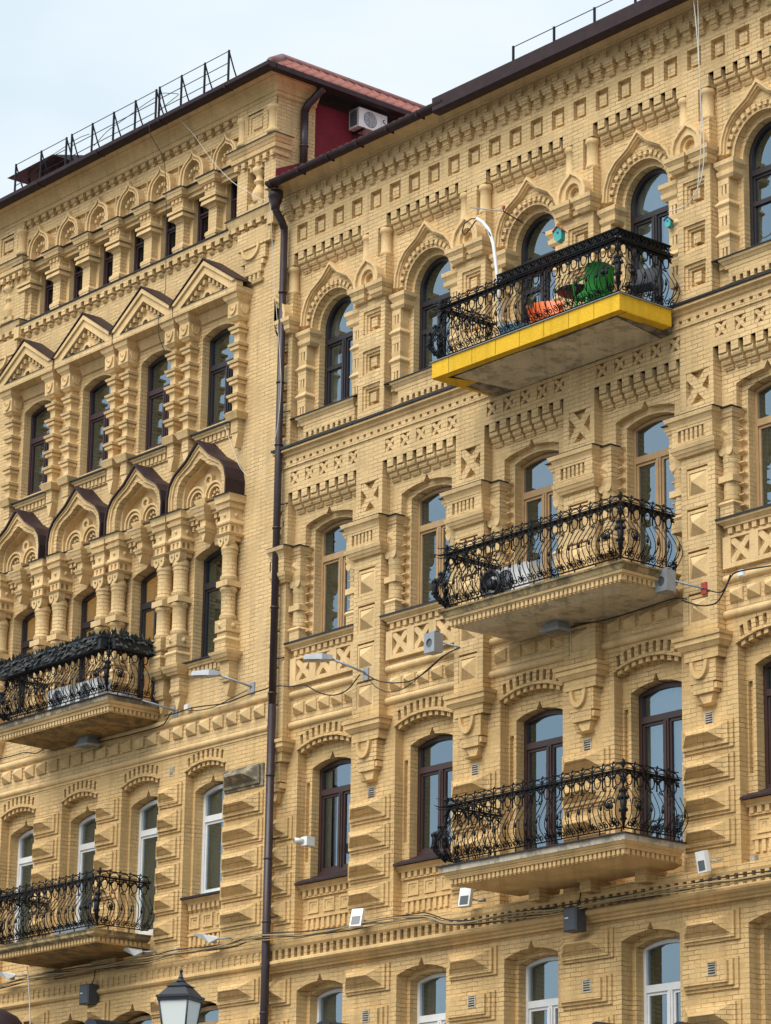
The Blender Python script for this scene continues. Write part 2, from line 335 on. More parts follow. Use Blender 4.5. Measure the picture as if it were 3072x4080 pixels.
# ================================================================ the right house
B = 2.868; C0 = 1.205; NB = 6
right = tag(empty('brick_building'), 'yellow brick house right of the drainpipe, a row of small squares under its eaves', 'building')
XR0, XR1 = -0.228, 2.64 + B * (NB - 1)
bays = range(NB); DOORS = (2, 3)
wall = MB('brick')
ZA = 19.7
def stepped(poly, c, w_, z0, z1): return [(c - w_, z0), (c + w_, z0), (c + w_, z1), (poly[2][0], z1)] + poly[2:] + [(poly[-1][0], z1), (c - w_, z1)]
h4o = [stepped(roundarch(C0 + B * k, .65, 20.42, 22.30, 20), C0 + B * k, .94, 19.86 if k in DOORS else 20.42, 21.99) for k in bays]; h4i = [roundarch(C0 + B * k, .575, 19.80 if k in DOORS else 20.36, 22.27, 20) for k in bays]
h3o = [stepped(segarch(C0 + B * k, .715, 15.86, 18.24, 18.35, 12, .13, .16), C0 + B * k, .94, 15.16 if k in DOORS else 15.86, 17.79) for k in bays]; h3i = [segarch(C0 + B * k, .575, 15.14 if k in DOORS else 15.86, 18.14, 18.25, 12) for k in bays]
wall.slab(rect(XR0, XR1, ZA, 25.40), h4o, .2, .33); wall.slab(rect(XR0, XR1, ZA, 25.40), h4i, .33, .80)
wall.slab(rect(XR0, XR1, 14.22, ZA), h3o, .2, .33); wall.slab(rect(XR0, XR1, 14.12, ZA), h3i, .33, .80)
def notches(c, h, z0e, z1e, z0c, z1c, n):
    W = 2 * h / (2 * n + 1); o = []
    for i in range(n):
        xa = c - h + W * (2 * i + 1) - .004; xb = xa + W * .92
        f_ = lambda x, e, cr_: archz(c, h, e, cr_, x)
        o.append([(xa, f_(xa, z0e, z0c) + .012), (xb, f_(xb, z0e, z0c) + .012), (xb + (xb - c) * .04, f_(xb, z1e, z1c) + .005), (xa + (xa - c) * .04, f_(xa, z1e, z1c) + .005)])
    return o
h2r = [segarch(C0 + B * k, .80, 10.13, 13.80, 13.96, 12) for k in bays]
h2o = [segarch(C0 + B * k, .60, 10.66 if k in DOORS else 11.32, 13.44, 13.56, 12, .14, .15) for k in bays]
def slots(z0, z1, k): return [rect(C0 + B * k - .765, C0 + B * k - .665, z0, z1), rect(C0 + B * k + .665, C0 + B * k + .765, z0, z1)]
nr = [q for k in bays for q in notches(C0 + B * k, .80, 13.84, 14.04, 14.0, 14.19, 9)]
wall.slab(rect(XR0, XR1, 9.66, 14.12), h2r, .2, .40) if False else None
wall.slab(rect(XR0, XR1, 9.66, 14.22), h2r + nr, .2, .34); wall.slab(rect(XR0, XR1, 9.66, 14.12), h2r, .34, .40)
wall.slab(rect(XR0, XR1, 9.66, 14.12), h2o + [q for k in bays for q in slots(11.66, 13.18, k)], .40, .47)
wall.slab(rect(XR0, XR1, 9.66, 14.12), h2o, .47, .85)
h1o = [segarch(C0 + B * k, .675, 6.75, 9.22, 9.35, 12, .14, .15) for k in bays]; h1i = [segarch(C0 + B * k, .585, 6.75, 9.14, 9.25, 12) for k in bays]
wall.slab(rect(XR0, XR1, 5.6, 9.66), h1o, .2, .45); wall.slab(rect(XR0, XR1, 5.6, 9.66), h1i, .45, .85)
hs = [rect(C0 + B * k - .8, C0 + B * k + .8, .5, 4.2) for k in bays]
wall.slab(rect(XR0, XR1, -.5, 5.6), hs, .15, .8)
wall.box(XR0, XR0 + .3, -.5, 25.40, .86, 12.5); wall.box(XR1 - .3, XR1, -.5, 25.40, .86, 12.5); wall.box(XR0, XR1, -.5, 25.40, 12.51, 12.9)
wall.build('wall', right)
gw = MB('frame_dark')
for k in bays: gw.box(C0 + B * k - .81, C0 + B * k + .81, .5, 4.25, .55, .62)
gw.build('shop_shutter', right)
# frieze of sunken squares
fz = MB('brick')
sqs = [rect(.24 + .5736 * i, .57 + .5736 * i, 24.137, 24.518) for i in range(28)]
FZ1 = XR1
fz.slab(rect(-.2, FZ1, 23.93, 24.90), sqs, 0, .105, back=False); fz.box(-.2, FZ1, 23.93, 24.90, .10, .23)
for i in range(28):
    x = .24 + .5736 * i; fz.box(x + .08, x + .26, 24.20, 24.42, .02, .11)
fz.build('frieze', right)
# dentilled cornice above it
co = MB('brick'); P9 = B / 9
outl = [(-.22, 25.215), (-.22, 24.93)]
for i in range(54):
    x = .375 + P9 * (i - 1)
    if x > FZ1 - .2: break
    outl += [(x - .085, 24.93), (x - .085, 24.985), (x + .085, 24.985), (x + .085, 24.93)]
outl += [(FZ1, 24.93), (FZ1, 25.215)]
nh = []; x = .375
xs = []
while x < FZ1 - .2: xs.append(x); x += P9
co.slab(outl[::-1] if False else outl, [rect(a - .08, a + .08, 25.03, 25.175) for a in xs], -.10, -.06)
co.slab(outl, [], -.062, .22)
for a in [xs[0] - P9] + xs:
    co.box(a - .115, a + .115, 24.84, 24.984, -.135, .1); co.box(a - .085, a + .085, 24.76, 24.84, -.085, .1)
    co.prof(a - .078, a + .078, [(.05, 24.68), (.05, 24.76), (-.06, 24.76), (-.075, 24.72), (-.04, 24.68)])
co.tb(-.22, FZ1, -.12, .22, 25.216, 25.24, 0, .02, 'stucco')
co.prof(-.24, FZ1, [(.22, 25.241), (.22, 25.44), (-.50, 25.33), (-.50, 25.305), (-.40, 25.30), (-.30, 25.285), (-.20, 25.255), (-.17, 25.241)], 'stucco')
co.build('cornice', right)
def corbels(zt, x0, x1, n, name):
    m = MB('brick'); p = (x1 - x0) / n; w_ = p * .60
    m.slab([(x0 - .08, zt + .01), (x0 - .08, zt - .0)] + [q for i in range(n) for q in ()] + [(x1 + .08, zt), (x1 + .08, zt + .01)], [], .004, .2)
    for i in range(n):
        a = x0 + p * (i + .5) + .01
        m.box(a - w_ / 2, a + w_ / 2, zt - .155, zt, .003, .2)
        m.prof(a - w_ / 2 - .022, a + w_ / 2 + .022, [(.21, zt - .42), (.21, zt - .155), (.035, zt - .155), (.025, zt - .20), (.04, zt - .245), (.085, zt - .25), (.085, zt - .30), (.10, zt - .335), (.145, zt - .34), (.145, zt - .385), (.17, zt - .42)])
    return m.build(name, right)
ct4 = corbels(23.93, .22, 2.20, 7, 'corbel_table'); ct3 = corbels(18.92, .22, 2.20, 7, 'corbel_table')
# ogee hood over the round windows, with its row of teeth
hd = MB('stucco')
def hoodline(k): return mirror([(-.885 + k, 22.36), (-.86 + k * .95, 22.62), (-.76 + k * .9, 22.86 - k * .1), (-.60 + k * .75, 23.04 - k * .3), (-.40 + k * .6, 23.16 - k * .55), (-.26 + k * .3, 23.24 - k * .75), (-.13 + k * .15, 23.37 - k * 1.0), (0, 23.50 - k * 1.45)], C0)
def band(mb, f_, k0, k1, y0, y1, m=None):
    a, b_ = f_(k0), f_(k1); mb.slab(a + b_[::-1], [], y0, y1, m)
band(hd, hoodline, 0, .045, .06, .22); band(hd, hoodline, .045, .085, .10, .22)
band(hd, hoodline, .085, .11, .14, .22)
for i in range(17):
    a = R(8 + 164 * i / 16); rr = .755; cx, cz = C0 + rr * math.cos(a), 22.30 + rr * math.sin(a)
    t = Vector((-math.sin(a), math.cos(a))) * .038; n_ = Vector((math.cos(a), math.sin(a))) * .045
    q = [Vector((cx, cz)) + s1 * t + s2 * n_ for s1, s2 in ((-1, -1), (1, -1), (1, 1), (-1, 1))]
    hd.slab([tuple(v) for v in q], [], .135, .22, 'brick')
a0 = arc(C0, 22.30, .71, .71, 0, 180, 20); a1 = arc(C0, 22.30, .65, .65, 0, 180, 20)
hd.slab(a0 + a1[::-1], [], .185, .215, 'brick')
hd.build('window_hood', right)
# turned posts that carry the round arches (upper floor) and the small columns (floor below)
def post4(cx):
    m = MB('stucco'); y1 = .34; ci = cx + (.08 if cx < C0 else -.08)
    # impost
    m.mold(ci - .15, ci + .15, .12, y1, [(22.16, 22.24, .075, .08), (22.08, 22.16, .02, .07), (22.06, 22.08, .02, .02), (21.98, 22.06, .04, .05), (21.93, 21.98, .0, .04)])
    for z in (21.84, 21.27, 20.70):
        m.box(cx - .125, cx + .125, z - .02, z + .085, .115, y1)
        m.box(cx - .125, cx - .045, z - .20, z - .02, .12, y1); m.box(cx - .018, cx + .03, z - .20, z - .02, .12, y1); m.box(cx + .07, cx + .125, z - .20, z - .02, .12, y1)
        m.box(cx - .11, cx + .11, z - .20, z - .02, .24, y1)
        if z > 20.8:
            m.mold(cx - .115, cx + .115, .125, y1, [(z - .29, z - .20, 0, .015), (z - .36, z - .29, .05, .0), (z - .385, z - .36, .05, .05), (z - .43, z - .385, .01, .045), (z - .485, z - .43, .015, .015)])
    m.box(cx - .125, cx + .125, 20.30, 20.50, .115, y1)
    return m.build('colonnette', right)
p4 = [post4(C0 - .845), post4(C0 + .845)]
def post3(cx):
    m = MB('stucco'); cy = .23; q = .165; yb_ = .38
    m.mold(cx - q, cx + q, .07, yb_, [(17.64, 17.70, .02, .04), (17.70, 17.78, .05, .07)]); m.box(cx - q - .09, cx + q + .09, 17.785, 17.80, -.04, yb_, 'tin')
    m.box(cx - q, cx + q, 17.22, 17.64, .07, yb_, 'brick'); m.pyr(cx - .075, cx + .075, 17.33, 17.50, .07, .01)
    m.tb(cx - .15, cx + .15, .085, yb_, 17.12, 17.22, .0, .03)
    for s_ in (-1, 1):
        m.slab([(cx + s_ * .08 + .085 * math.cos(R(t)), 17.12 + .13 * math.sin(R(t))) for t in range(180, 361, 20)], [], .065, .2)
    for s_ in (0, 1): m.prof(cx + .12, cx + .165, [(.16 + .13 * s_ + .07 * math.cos(R(t)), 17.12 + .13 * math.sin(R(t))) for t in range(180, 361, 20)])
    m.box(cx - .155, cx + .155, 17.06, 17.12, .08, yb_)
    m.lathe(cx, cy, [(.12, 17.12), (.165, 17.05), (.165, 16.99), (.15, 16.96), (.165, 16.93), (.15, 16.90), (.145, 16.62), (.145, 16.25), (.145, 16.20)], 16, 'brick')
    m.box(cx - .165, cx + .165, 16.53, 16.64, .06, yb_)
    m.mold(cx - .15, cx + .15, .08, yb_, [(16.155, 16.20, .03, .0), (16.11, 16.155, .0, .03)]); m.box(cx - .15, cx + .15, 15.90, 16.11, .08, yb_, 'brick')
    return m.build('colonnette', right)
p3 = [post3(C0 - .865), post3(C0 + .865)]
for s_ in (-1, 1):
    br3 = MB('stucco'); xa = C0 + s_ * .715; xb = C0 + s_ * .60
    for i in range(10):
        z = 16.06 + .186 * i
        br3.frus((min(xa, xb), max(xa, xb), z + .005, z + .065), .335, (min(xa, xb), max(xa, xb), z + .05, z + .065), .22)
    br3.box(min(xa, xb) + .002, max(xa, xb) - .002, 15.95, 17.8, .325, .36); br3.build('jamb_teeth', right)
# sills
s4 = MB('stucco')
s4.prof(.165, 2.245, [(.46, 20.52), (-.015, 20.455), (-.015, 20.435), (.46, 20.50)], 'tin')
s4.mold(.40, 2.01, .10, .3, [(20.39, 20.43, .08, .10), (20.33, 20.39, .03, .07), (20.26, 20.33, .01, .02)])
s4.slab([(.46, 20.27), (.46, 20.0)] + [q for i in range(9) for q in ((.46 + .1655 * i + .085, 20.0), (.46 + .1655 * i + .085, 20.10), (.46 + .1655 * i + .1655, 20.10), (.46 + .1655 * i + .1655, 20.0))] + [(2.04, 20.0), (2.04, 20.27)], [], .10, .22, 'brick')
s4.build('window_sill', right)
s3 = MB('stucco')
s3.prof(.165, 2.245, [(.44, 15.97), (-.03, 15.90), (-.03, 15.865), (.44, 15.93)], 'tin')
s3.mold(.30, 2.11, .12, .3, [(15.83, 15.868, .12, .13), (15.78, 15.83, .05, .11), (15.745, 15.78, .04, .04)])
for i in range(10): s3.box(.33 + .18 * i, .33 + .18 * i + .10, 15.64, 15.745, .10, .22)
s3.box(.28, 2.13, 15.60, 15.64, .15, .25)
holes = [rect(.38 + .615 * i, .80 + .615 * i, 15.14, 15.56) for i in range(3)]
s3.slab(rect(.20, 2.21, 15.06, 15.60), holes, .11, .195, 'stucco')
for i in range(3): cross(s3, .38 + .615 * i, .80 + .615 * i, 15.14, 15.56, .125, .2, .11)
def roll(mb, x0, x1, yw, zc, r_, m='stucco'):
    mb.prof(x0, x1, [(yw + .02, zc - r_)] + [(yw - r_ * math.sin(R(t)) * 1.1, zc - r_ * math.cos(R(t))) for t in range(0, 181, 22)] + [(yw + .02, zc + r_)], m)
s3.build('window_sill', right)
s3 = MB('stucco'); roll(s3, .165, 2.245, .2, 14.90, .07); roll(s3, .165, 2.245, .2, 14.30, .07)
for i in range(5):
    x = .275 + .386 * i; s3.box(x, x + .29, 14.50, 14.72, .17, .21); s3.pyr(x, x + .29, 14.50, 14.72, .17, .04)
s3.build('window_apron', right)
s2 = MB('stucco')
s2.prof(C0 - .79, C0 + .79, [(.62, 11.44), (.17, 11.24), (.17, 11.20), (.62, 11.38)], 'brown_tin')
s2.mold(C0 - .77, C0 + .77, .34, .45, [(11.15, 11.20, .04, .09), (11.10, 11.15, .02, .03)])
for i in range(9): s2.box(C0 - .73 + .17 * i, C0 - .73 + .17 * i + .09, 10.99, 11.10, .33, .42)
s2.box(C0 - .76, C0 + .76, 10.96, 10.99, .35, .42)
for i in range(3):
    x = C0 - .62 + .465 * i; s2.slab(rect(x, x + .31, 10.66, 10.92), [rect(x + .04, x + .27, 10.70, 10.88)], .375, .41); s2.slab(rect(x + .04, x + .27, 10.70, 10.88), [rect(x + .10, x + .21, 10.75, 10.84)], .392, .41)
s2.box(C0 - .72, C0 + .72, 10.56, 10.60, .35, .42)
for i in range(9): s2.box(C0 - .66 + .155 * i, C0 - .66 + .155 * i + .08, 10.36, 10.56, .365, .41)
s2.build('window_sill', right)
# brows of upright bricks over the second row
def brow(parent, c, h, z0e, z1e, z0c, z1c, y, yb, n, name='window_brow'):
    m = MB('brick'); nseg = 2 * n + 1
    def zz(x, e, cr_): return archz(c, h, e, cr_, x)
    W = 2 * h / nseg
    for i in range(nseg):
        xa, xb = c - h + W * i, c - h + W * (i + 1)
        if i % 2 == 1: m.slab([(xa - .01, zz(xa, z0e, z0c) - .12), (xb, zz(xb, z0e, z0c) - .12), (xb, zz(xb, z0e, z0c) + .03), (xa, zz(xa, z0e, z0c) + .03)], [], y + .01, yb + .01)
    k = 12; lo = [(c - h - .02 + (2 * h + .04) * i / k, zz(min(max(c - h - .02 + (2 * h + .04) * i / k, c - h), c + h), z0e, z0c) - .035) for i in range(k + 1)]
    m.slab(lo + [(x, z + .035) for x, z in lo[::-1]], [], y - .03, yb + .005)
    return m.build(name, parent)
bw = brow(right, C0, .80, 13.82, 14.02, 13.98, 14.17, .2, .40, 9)
# mid belt with flashing, teeth and crosses
bl = MB('stucco')
bl.prof(-.215, FZ1, [(.25, 19.90), (-.17, 19.845), (-.17, 19.80), (.25, 19.83)], 'tin')
bl.prof(-.21, FZ1, [(.22, 19.60), (.22, 19.82), (-.13, 19.80), (-.14, 19.75), (-.06, 19.73), (-.05, 19.68), (-.01, 19.66), (-.01, 19.60)])
pt = B / 14
ol = [(-.20, 19.60), (-.20, 19.455)]
hl = [rect(.02 + pt * i, .02 + pt * i + .075, 19.505, 19.57) for i in range(int((FZ1 - .2) / pt))]
bl.slab(rect(-.20, FZ1, 19.44, 19.60), hl, -.03, .03, 'brick'); bl.slab(rect(-.20, FZ1, 19.44, 19.60), [], .03, .22, 'brick')
xh = []
for k in bays:
    for i in range(5): x = .223 + .4465 * i + B * k; xh.append(rect(x, x + .255, 19.08, 19.335))
bl.slab(rect(-.20, FZ1, 18.92, 19.44), xh, 0, .11, 'brick'); bl.box(-.20, FZ1, 18.92, 19.44, .105, .22, 'brick')
for q in xh: cross(bl, q[0][0], q[1][0], q[0][1], q[2][1], .012, .11, .075, 'brick')
bl.build('belt_course', right)
# lower belt with upright bars and a roll
def lowbelt(parent, x0, x1, zsh=0.0):
    m = MB('stucco')
    m.box(x0, x1, 10.03 + zsh, 10.13 + zsh, -.02, .24, 'brick'); m.tb(x0, x1, -.02, .24, 9.985 + zsh, 10.03 + zsh, -.0, .02)
    m.box(x0, x1, 9.80 + zsh, 9.985 + zsh, .13, .24, 'brick')
    x = x0 + .05
    while x < x1 - .1: m.box(x, x + .095, 9.802 + zsh, 9.984 + zsh, -.02, .15, 'brick'); x += .19
    m.prof(x0, x1, [(.24, 9.795 + zsh), (-.05, 9.795 + zsh), (-.09, 9.765 + zsh), (-.095, 9.725 + zsh), (-.06, 9.69 + zsh), (.02, 9.68 + zsh), (.04, 9.64 + zsh), (.10, 9.625 + zsh), (.10, 9.59 + zsh), (.24, 9.59 + zsh)])
    return m.build('belt_course', parent)
lowbelt(right, -.2, FZ1)
# rusticated block: stepped frame, prism with a long ridge
def rust(m, x0, x1, z0, z1, y, depth=.20, flat=False, mat='brick', mtop=None):
    m.box(x0 - .03, x1 + .17, z0 - .105, z1 + .055, y - .035, y + .03, mat)
    m.box(x0 - .02, x1 + .09, z0 - .055, z1 + .028, y - .075, y + .03, mat)
    if flat: m.box(x0, x1, z0, z1, y - .12, y + .03, mat); return
    zc = z0 + (z1 - z0) * .5; r_ = .17
    m.frus((x0, x1 + .02, z0, z1), y - .075, (x0 + depth * 1.3 if x1 - x0 > .3 else x0 + min(r_, (x1 - x0) * .35), x1 - min(r_, (x1 - x0) * .35), zc + .0, zc + .012), y - .07 - depth, mtop or mat)
def rustpart(parent, x0, x1, z0, z1, y, depth=.20, flat=False, mat='brick', clamp=None, label=None):
    m = MB('brick'); rust(m, x0, x1, z0, z1, y, depth, flat, mat)
    if clamp is not None: m.V = [(max(v[0], clamp), v[1], v[2]) for v in m.V]
    return m.build('rusticated_block', parent, label=label)
def kokos(m, c, zb, s, y0, y1):
    f_ = lambda k: mirror([(-.345 * s + k, zb), (-.35 * s + k, zb + .14 * s), (-.30 * s + k * .9, zb + .29 * s - k * .2), (-.17 * s + k * .6, zb + .42 * s - k * .5), (-.06 * s + k * .3, zb + .50 * s - k * .9), (0, zb + .56 * s - k * 1.25)], c)
    return f_
def pilaster(clamp=None, mid=True):
    m = MB('brick'); a, b_ = 2.25, 3.03; c = 2.64
    # upper part with corner colonnettes
    m.box(a + .25, b_ - .25, 23.10, 23.70, 0, .23); m.box(a + .02, b_ - .02, 23.10, 23.70, .19, .23)
    m.box(a, b_, 23.70, 23.93, 0.002, .23)
    for s_ in (-1, 1):
        cx = c + s_ * .27
        m.lathe(cx, .11, [(.09, 23.70), (.125, 23.68), (.135, 23.63), (.125, 23.585), (.105, 23.57), (.108, 23.40), (.108, 23.20), (.118, 23.19), (.13, 23.15), (.12, 23.10)], 16, 'stucco')
    m.box(a, b_, 22.30, 23.10, 0, .23)
    # small ogee gable with a round niche
    f_ = kokos(m, c, 22.52, 1.06, 0, 0)
    o = f_(0); m.slab(o, [f_(.03)], -.14, -.10, 'stucco') if False else None
    band(m, f_, 0, .07, -.19, .02, 'stucco')
    inner = f_(.07); hole = roundarch(c, .175, 22.53, 22.68, 10)
    m.slab(inner, [hole], -.14, .02, 'stucco')
    m.slab(arc(c, 22.68, .175, .175, 0, 360, 20)[:-1] , [arc(c, 22.68, .115, .115, 0, 360, 14)[:-1]], -.08, .02, 'stucco')
    # the two capitals under it
    for cx in (c - .27, c + .27):
        m.mold(cx - .15, cx + .15, -.10, .1, [(22.46, 22.535, .10, .11), (22.40, 22.46, .05, .09), (22.385, 22.40, .03, .03), (22.31, 22.385, .04, .055), (22.25, 22.31, -.01, .03)], 'stucco')
    m.box(c - .12, c + .12, 22.38, 22.52, -.10, .1, 'stucco'); m.box(c - .07, c + .07, 22.27, 22.38, -.06, .1, 'stucco')
    # framed squares
    holes = [rect(2.385, 2.905, z, z + .495) for z in (21.575, 20.77, 20.06)]
    m.slab(rect(a, b_, 19.88, 22.30), holes, 0, .035)
    h2 = [rect(2.445, 2.86, z + .05, z + .435) for z in (21.575, 20.77, 20.06)]
    m.slab(rect(a + .01, b_ - .01, 19.88, 22.30), h2, .035, .07); h3 = [rect(2.495, 2.825, z + .09, z + .39) for z in (21.575, 20.77, 20.06)]
    m.slab(rect(a + .01, b_ - .01, 19.88, 22.30), h3, .07, .14); m.box(a + .005, b_ - .005, 19.88, 22.30, .14, .23)
    for z in (21.575, 20.77, 20.06): m.box(2.575, 2.745, z + .15, z + .33, .05, .15)
    # floor below: big cross
    m.slab(rect(a, b_, 14.0, 18.92), [rect(2.395, 2.92, 18.03, 18.60)] + [rect(2.372, 2.865, z, z + .525) for z in (16.39, 15.68, 14.95, 14.22)], 0, .11)
    m.box(a + .005, b_ - .005, 14.0, 18.92, .105, .23)
    cross(m, 2.395, 2.92, 18.03, 18.60, .010, .11, .145)
    for z in (16.39, 15.68, 14.95, 14.22):
        m.slab(rect(2.378, 2.86, z + .004, z + .49), [rect(2.42, 2.815, z + .05, z + .44)], .012, .11, 'stucco')
        m.box(2.425, 2.81, z + .055, z + .425, .02, .11, 'stucco'); m.pyr(2.43, 2.805, z + .055, z + .42, .02, -.13, 'stucco')
    # its capital
    m.box(c - .60, c + .60, 17.80, 17.815, -.24, .2, 'tin'); m.mold(c - .45, c + .45, -.12, .2, [(17.735, 17.80, .10, .12), (17.66, 17.735, .03, .08), (17.62, 17.66, .02, .03)], 'stucco')
    m.slab(rect(c - .47, c + .47, 17.30, 17.62), [rect(c - .33, c + .27, 17.36, 17.57)], -.13, -.05); m.box(c - .465, c + .465, 17.30, 17.62, -.055, .2)
    for i in range(5): m.box(c - .27 + .105 * i, c - .27 + .105 * i + .06, 17.362, 17.568, -.12, -.05)
    m.mold(c - .42, c + .42, -.04, .2, [(17.23, 17.295, .10, .12), (17.17, 17.23, .06, .09), (17.12, 17.17, .02, .05)], 'stucco')
    # pendant below the upper pilaster
    m.mold(c - .42, c + .42, -.0, .22, [(13.95, 14.01, .12, .13), (13.86, 13.95, .09, .09), (13.78, 13.86, .02, .08)], 'stucco')
    m.box(c - .39, c + .39, 13.60, 13.78, .0, .22)
    m.box(c - .30, c + .30, 13.22, 13.60, .03, .22)
    ring = [(c - .04 + .20 * math.cos(R(t)), 13.58 + .30 * math.sin(R(t))) for t in range(180, 361, 15)]; rin = [(c - .04 + .13 * math.cos(R(t)), 13.58 + .22 * math.sin(R(t))) for t in range(180, 361, 15)]
    m.slab(ring + rin[::-1], [], -.03, .05, 'stucco')
    m.box(c - .23, c + .23, 13.04, 13.22, .04, .22); m.box(c - .29, c - .22, 13.10, 13.20, .06, .22, 'stucco'); m.box(c + .22, c + .29, 13.10, 13.20, .06, .22, 'stucco')
    m.slab([(c - .16, 13.04), (c - .03, 12.86), (c + .12, 12.86), (c + .18, 13.04)], [], .09, .22, 'stucco')
    m.tb(c - .13, c + .13, .10, .22, 12.84, 12.87, .0, .04)
    if clamp is not None: m.V = [(max(v[0], clamp), v[1], v[2]) for v in m.V]
    return m.build('pilaster', right)
pil = pilaster()
for k in range(1, NB - 1): dup(pil, dx=B * k)
pe = pilaster(clamp=-.2 + B); pe.location.x = -B
def blocks(k, cl=None):
    os_ = [rustpart(right, 2.08, 3.0, z, z + .28, .2, clamp=cl) for z in (12.215, 11.68, 11.135, 10.615)]
    os_ += [rustpart(right, 2.04, 3.06, 9.085, 9.42, .2, .22, clamp=cl), rustpart(right, 2.04, 3.02, 8.32, 8.66, .2, flat=True, clamp=cl), rustpart(right, 2.04, 3.06, 7.62, 7.98, .2, .22, clamp=cl), rustpart(right, 2.04, 3.02, 6.95, 7.28, .2, flat=True, clamp=cl)]
    if cl is None:
        for (vx, vz) in ((2.54, 12.56), (2.62, 8.46)):
            m = MB('whitewash'); yy = .2 if vz > 10 else .08
            m.slab(rect(vx - .02, vx + .18, vz - .02, vz + .20), [rect(vx, vx + .16, vz, vz + .18)], yy - .012, yy + .02, 'whitewash'); m.box(vx, vx + .16, vz, vz + .18, yy - .002, yy + .01, 'black_plastic')
            for i in range(4): m.box(vx, vx + .16, vz + .03 + .04 * i, vz + .045 + .04 * i, yy - .008, yy, 'whitewash')
            os_.append(m.build('air_brick', right))
    for o in os_: o.location.x = B * k
    return os_
b0_ = blocks(0); blocks(-1, -.2 + B)
for k in range(1, NB - 1):
    for o in b0_: dup(o, dx=B * k)
for k in range(1, NB):
    for o in list(right.children):
        if o.location.x == 0 and o.name.split('.')[0] in ('corbel_table', 'window_hood', 'colonnette', 'jamb_teeth', 'window_sill', 'window_brow', 'window_apron') and not (k in DOORS and 'window_sill' in o.name): dup(o, dx=B * k)
# windows: three rows visible in full, one in part
for k in bays:
    x = B * k
    window(right, C0, .575, 19.84 if k in DOORS else 20.44, 22.27, 0, .47, 'frame_dark', (21.96, 22.06), .02, True, 'curtain' if k in (0, 3) else None, .075, (x, 0, 0), low=21.45, cgap=(-.3, .05) if k == 0 else None)
    window(right, C0, .575, 15.20 if k in DOORS else 15.93, 18.12, 18.23, .49, 'frame_tan', (17.50, 17.62), .03, False, None, .06, (x, 0, 0), cgap=None)
    window(right, C0, .60, 10.70 if k in DOORS else 11.40, 13.42, 13.54, .58, 'frame_brown', (12.92, 13.03), .05, False, 'curtain' if k in (0, 3) else None, .075, (x, 0, 0), cgap=(-.45, .1) if k == 0 else (.3, .31), label='balcony door with brown frame' if k in DOORS else None)
    window(right, C0, .585, 6.80, 9.13, 9.24, .62, 'frame_white', (8.40, 8.52), .03, False, 'blind' if k in (0, 1, 2) else None, .065, (x, 0, 0))
# roof, gutter
rf = MB('tile_red')
rf.add([(.08, -.60, 25.36), (XR1, -.60, 25.36), (XR1, 5.8, 27.70), (-.45, 5.8, 27.70), (XR1, 12.9, 25.5), (-.45, 12.9, 25.5), (-.45, -.2, 25.50)], [(0, 1, 2, 3, 6), (3, 2, 4, 5)])
x = .08
while x < 5.2: rf.prof(x, x + .10, [(-.64, 25.345), (-.62, 25.39), (3.0, 26.73), (3.0, 26.66), (-.60, 25.33)]); x += .2
rf.box(5.15, XR1, 25.425, 25.445, -.67, .3, 'tile_purple')
rf.build('roof', right)
g = MB('brown_tin')
def gut(y, z, r_): return [(y + r_ * math.cos(R(t)), z + r_ * math.sin(R(t))) for t in range(180, 361, 20)] + [(y + r_ * .8 * math.cos(R(t)), z + .012 + r_ * .8 * math.sin(R(t))) for t in range(360, 179, -20)]
g.prof(.07, 5.42, gut(-.60, 25.32, .115), 'brown_tin')
g.prof(5.15, XR1, [(-.50, 25.13), (-.64, 25.13), (-.69, 25.17), (-.70, 25.425), (-.50, 25.425)], 'brown_tin')
g.box(.07, 5.15, 25.27, 25.33, -.52, -.48, 'tin'); g.add([(.07, -.715, 25.335), (-.07, -.62, 25.33), (.07, -.50, 25.335), (.07, -.60, 25.20)], [(0, 1, 3), (1, 2, 3), (0, 2, 1)])
x = .2
while x < 5: g.box(x, x + .02, 25.20, 25.33, -.72, -.5); x += .9
g.build('gutter', right)
rfl = MB('red_wall'); rfl.add([(-.485, -.03, 25.55), (-.485, -.03, 25.97), (-.485, .90, 26.42), (-.485, .90, 25.8), (-.465, -.03, 25.55), (-.465, -.03, 25.97), (-.465, .90, 26.42), (-.465, .90, 25.8)], [(4, 7, 6, 5), (0, 4, 5, 1), (1, 5, 6, 2)]); rfl.build('roof_flashing', right)
# drainpipe on the joint
dp = MB('pipe_brown')
dp.lathe(.05, -.42, [(.085, 24.80), (.09, 24.90), (.13, 24.97), (.135, 25.05), (.15, 25.06), (.15, 25.20), (.13, 25.21)], 14)
dp.tube([(.05, -.42, 24.9), (.05, -.40, 24.78), (.01, -.22, 24.62), (.0, -.14, 24.48)], .078, 12)
dp.tube([(0, -.14, 24.54), (0, -.14, 14.6)], .074, 14); dp.tube([(0, -.14, 14.7), (0, -.14, 5)], .080, 14)
for z in (23.1, 21.2, 19.9, 18.2, 16.6, 14.9, 13.3, 11.7, 10.5, 8.8): dp.lathe(0, -.14, [(.084, z), (.092, z + .01), (.092, z + .03), (.084, z + .04)], 14)
for z in (22.4, 20.6, 18.7, 17.2, 15.6, 12.1, 10.6): dp.tube([(.03, -.1, z), (.10, -.05, z + .01), (.16, .0, z + .03)], .014, 5, 'tin')
dp.build('drainpipe', right)
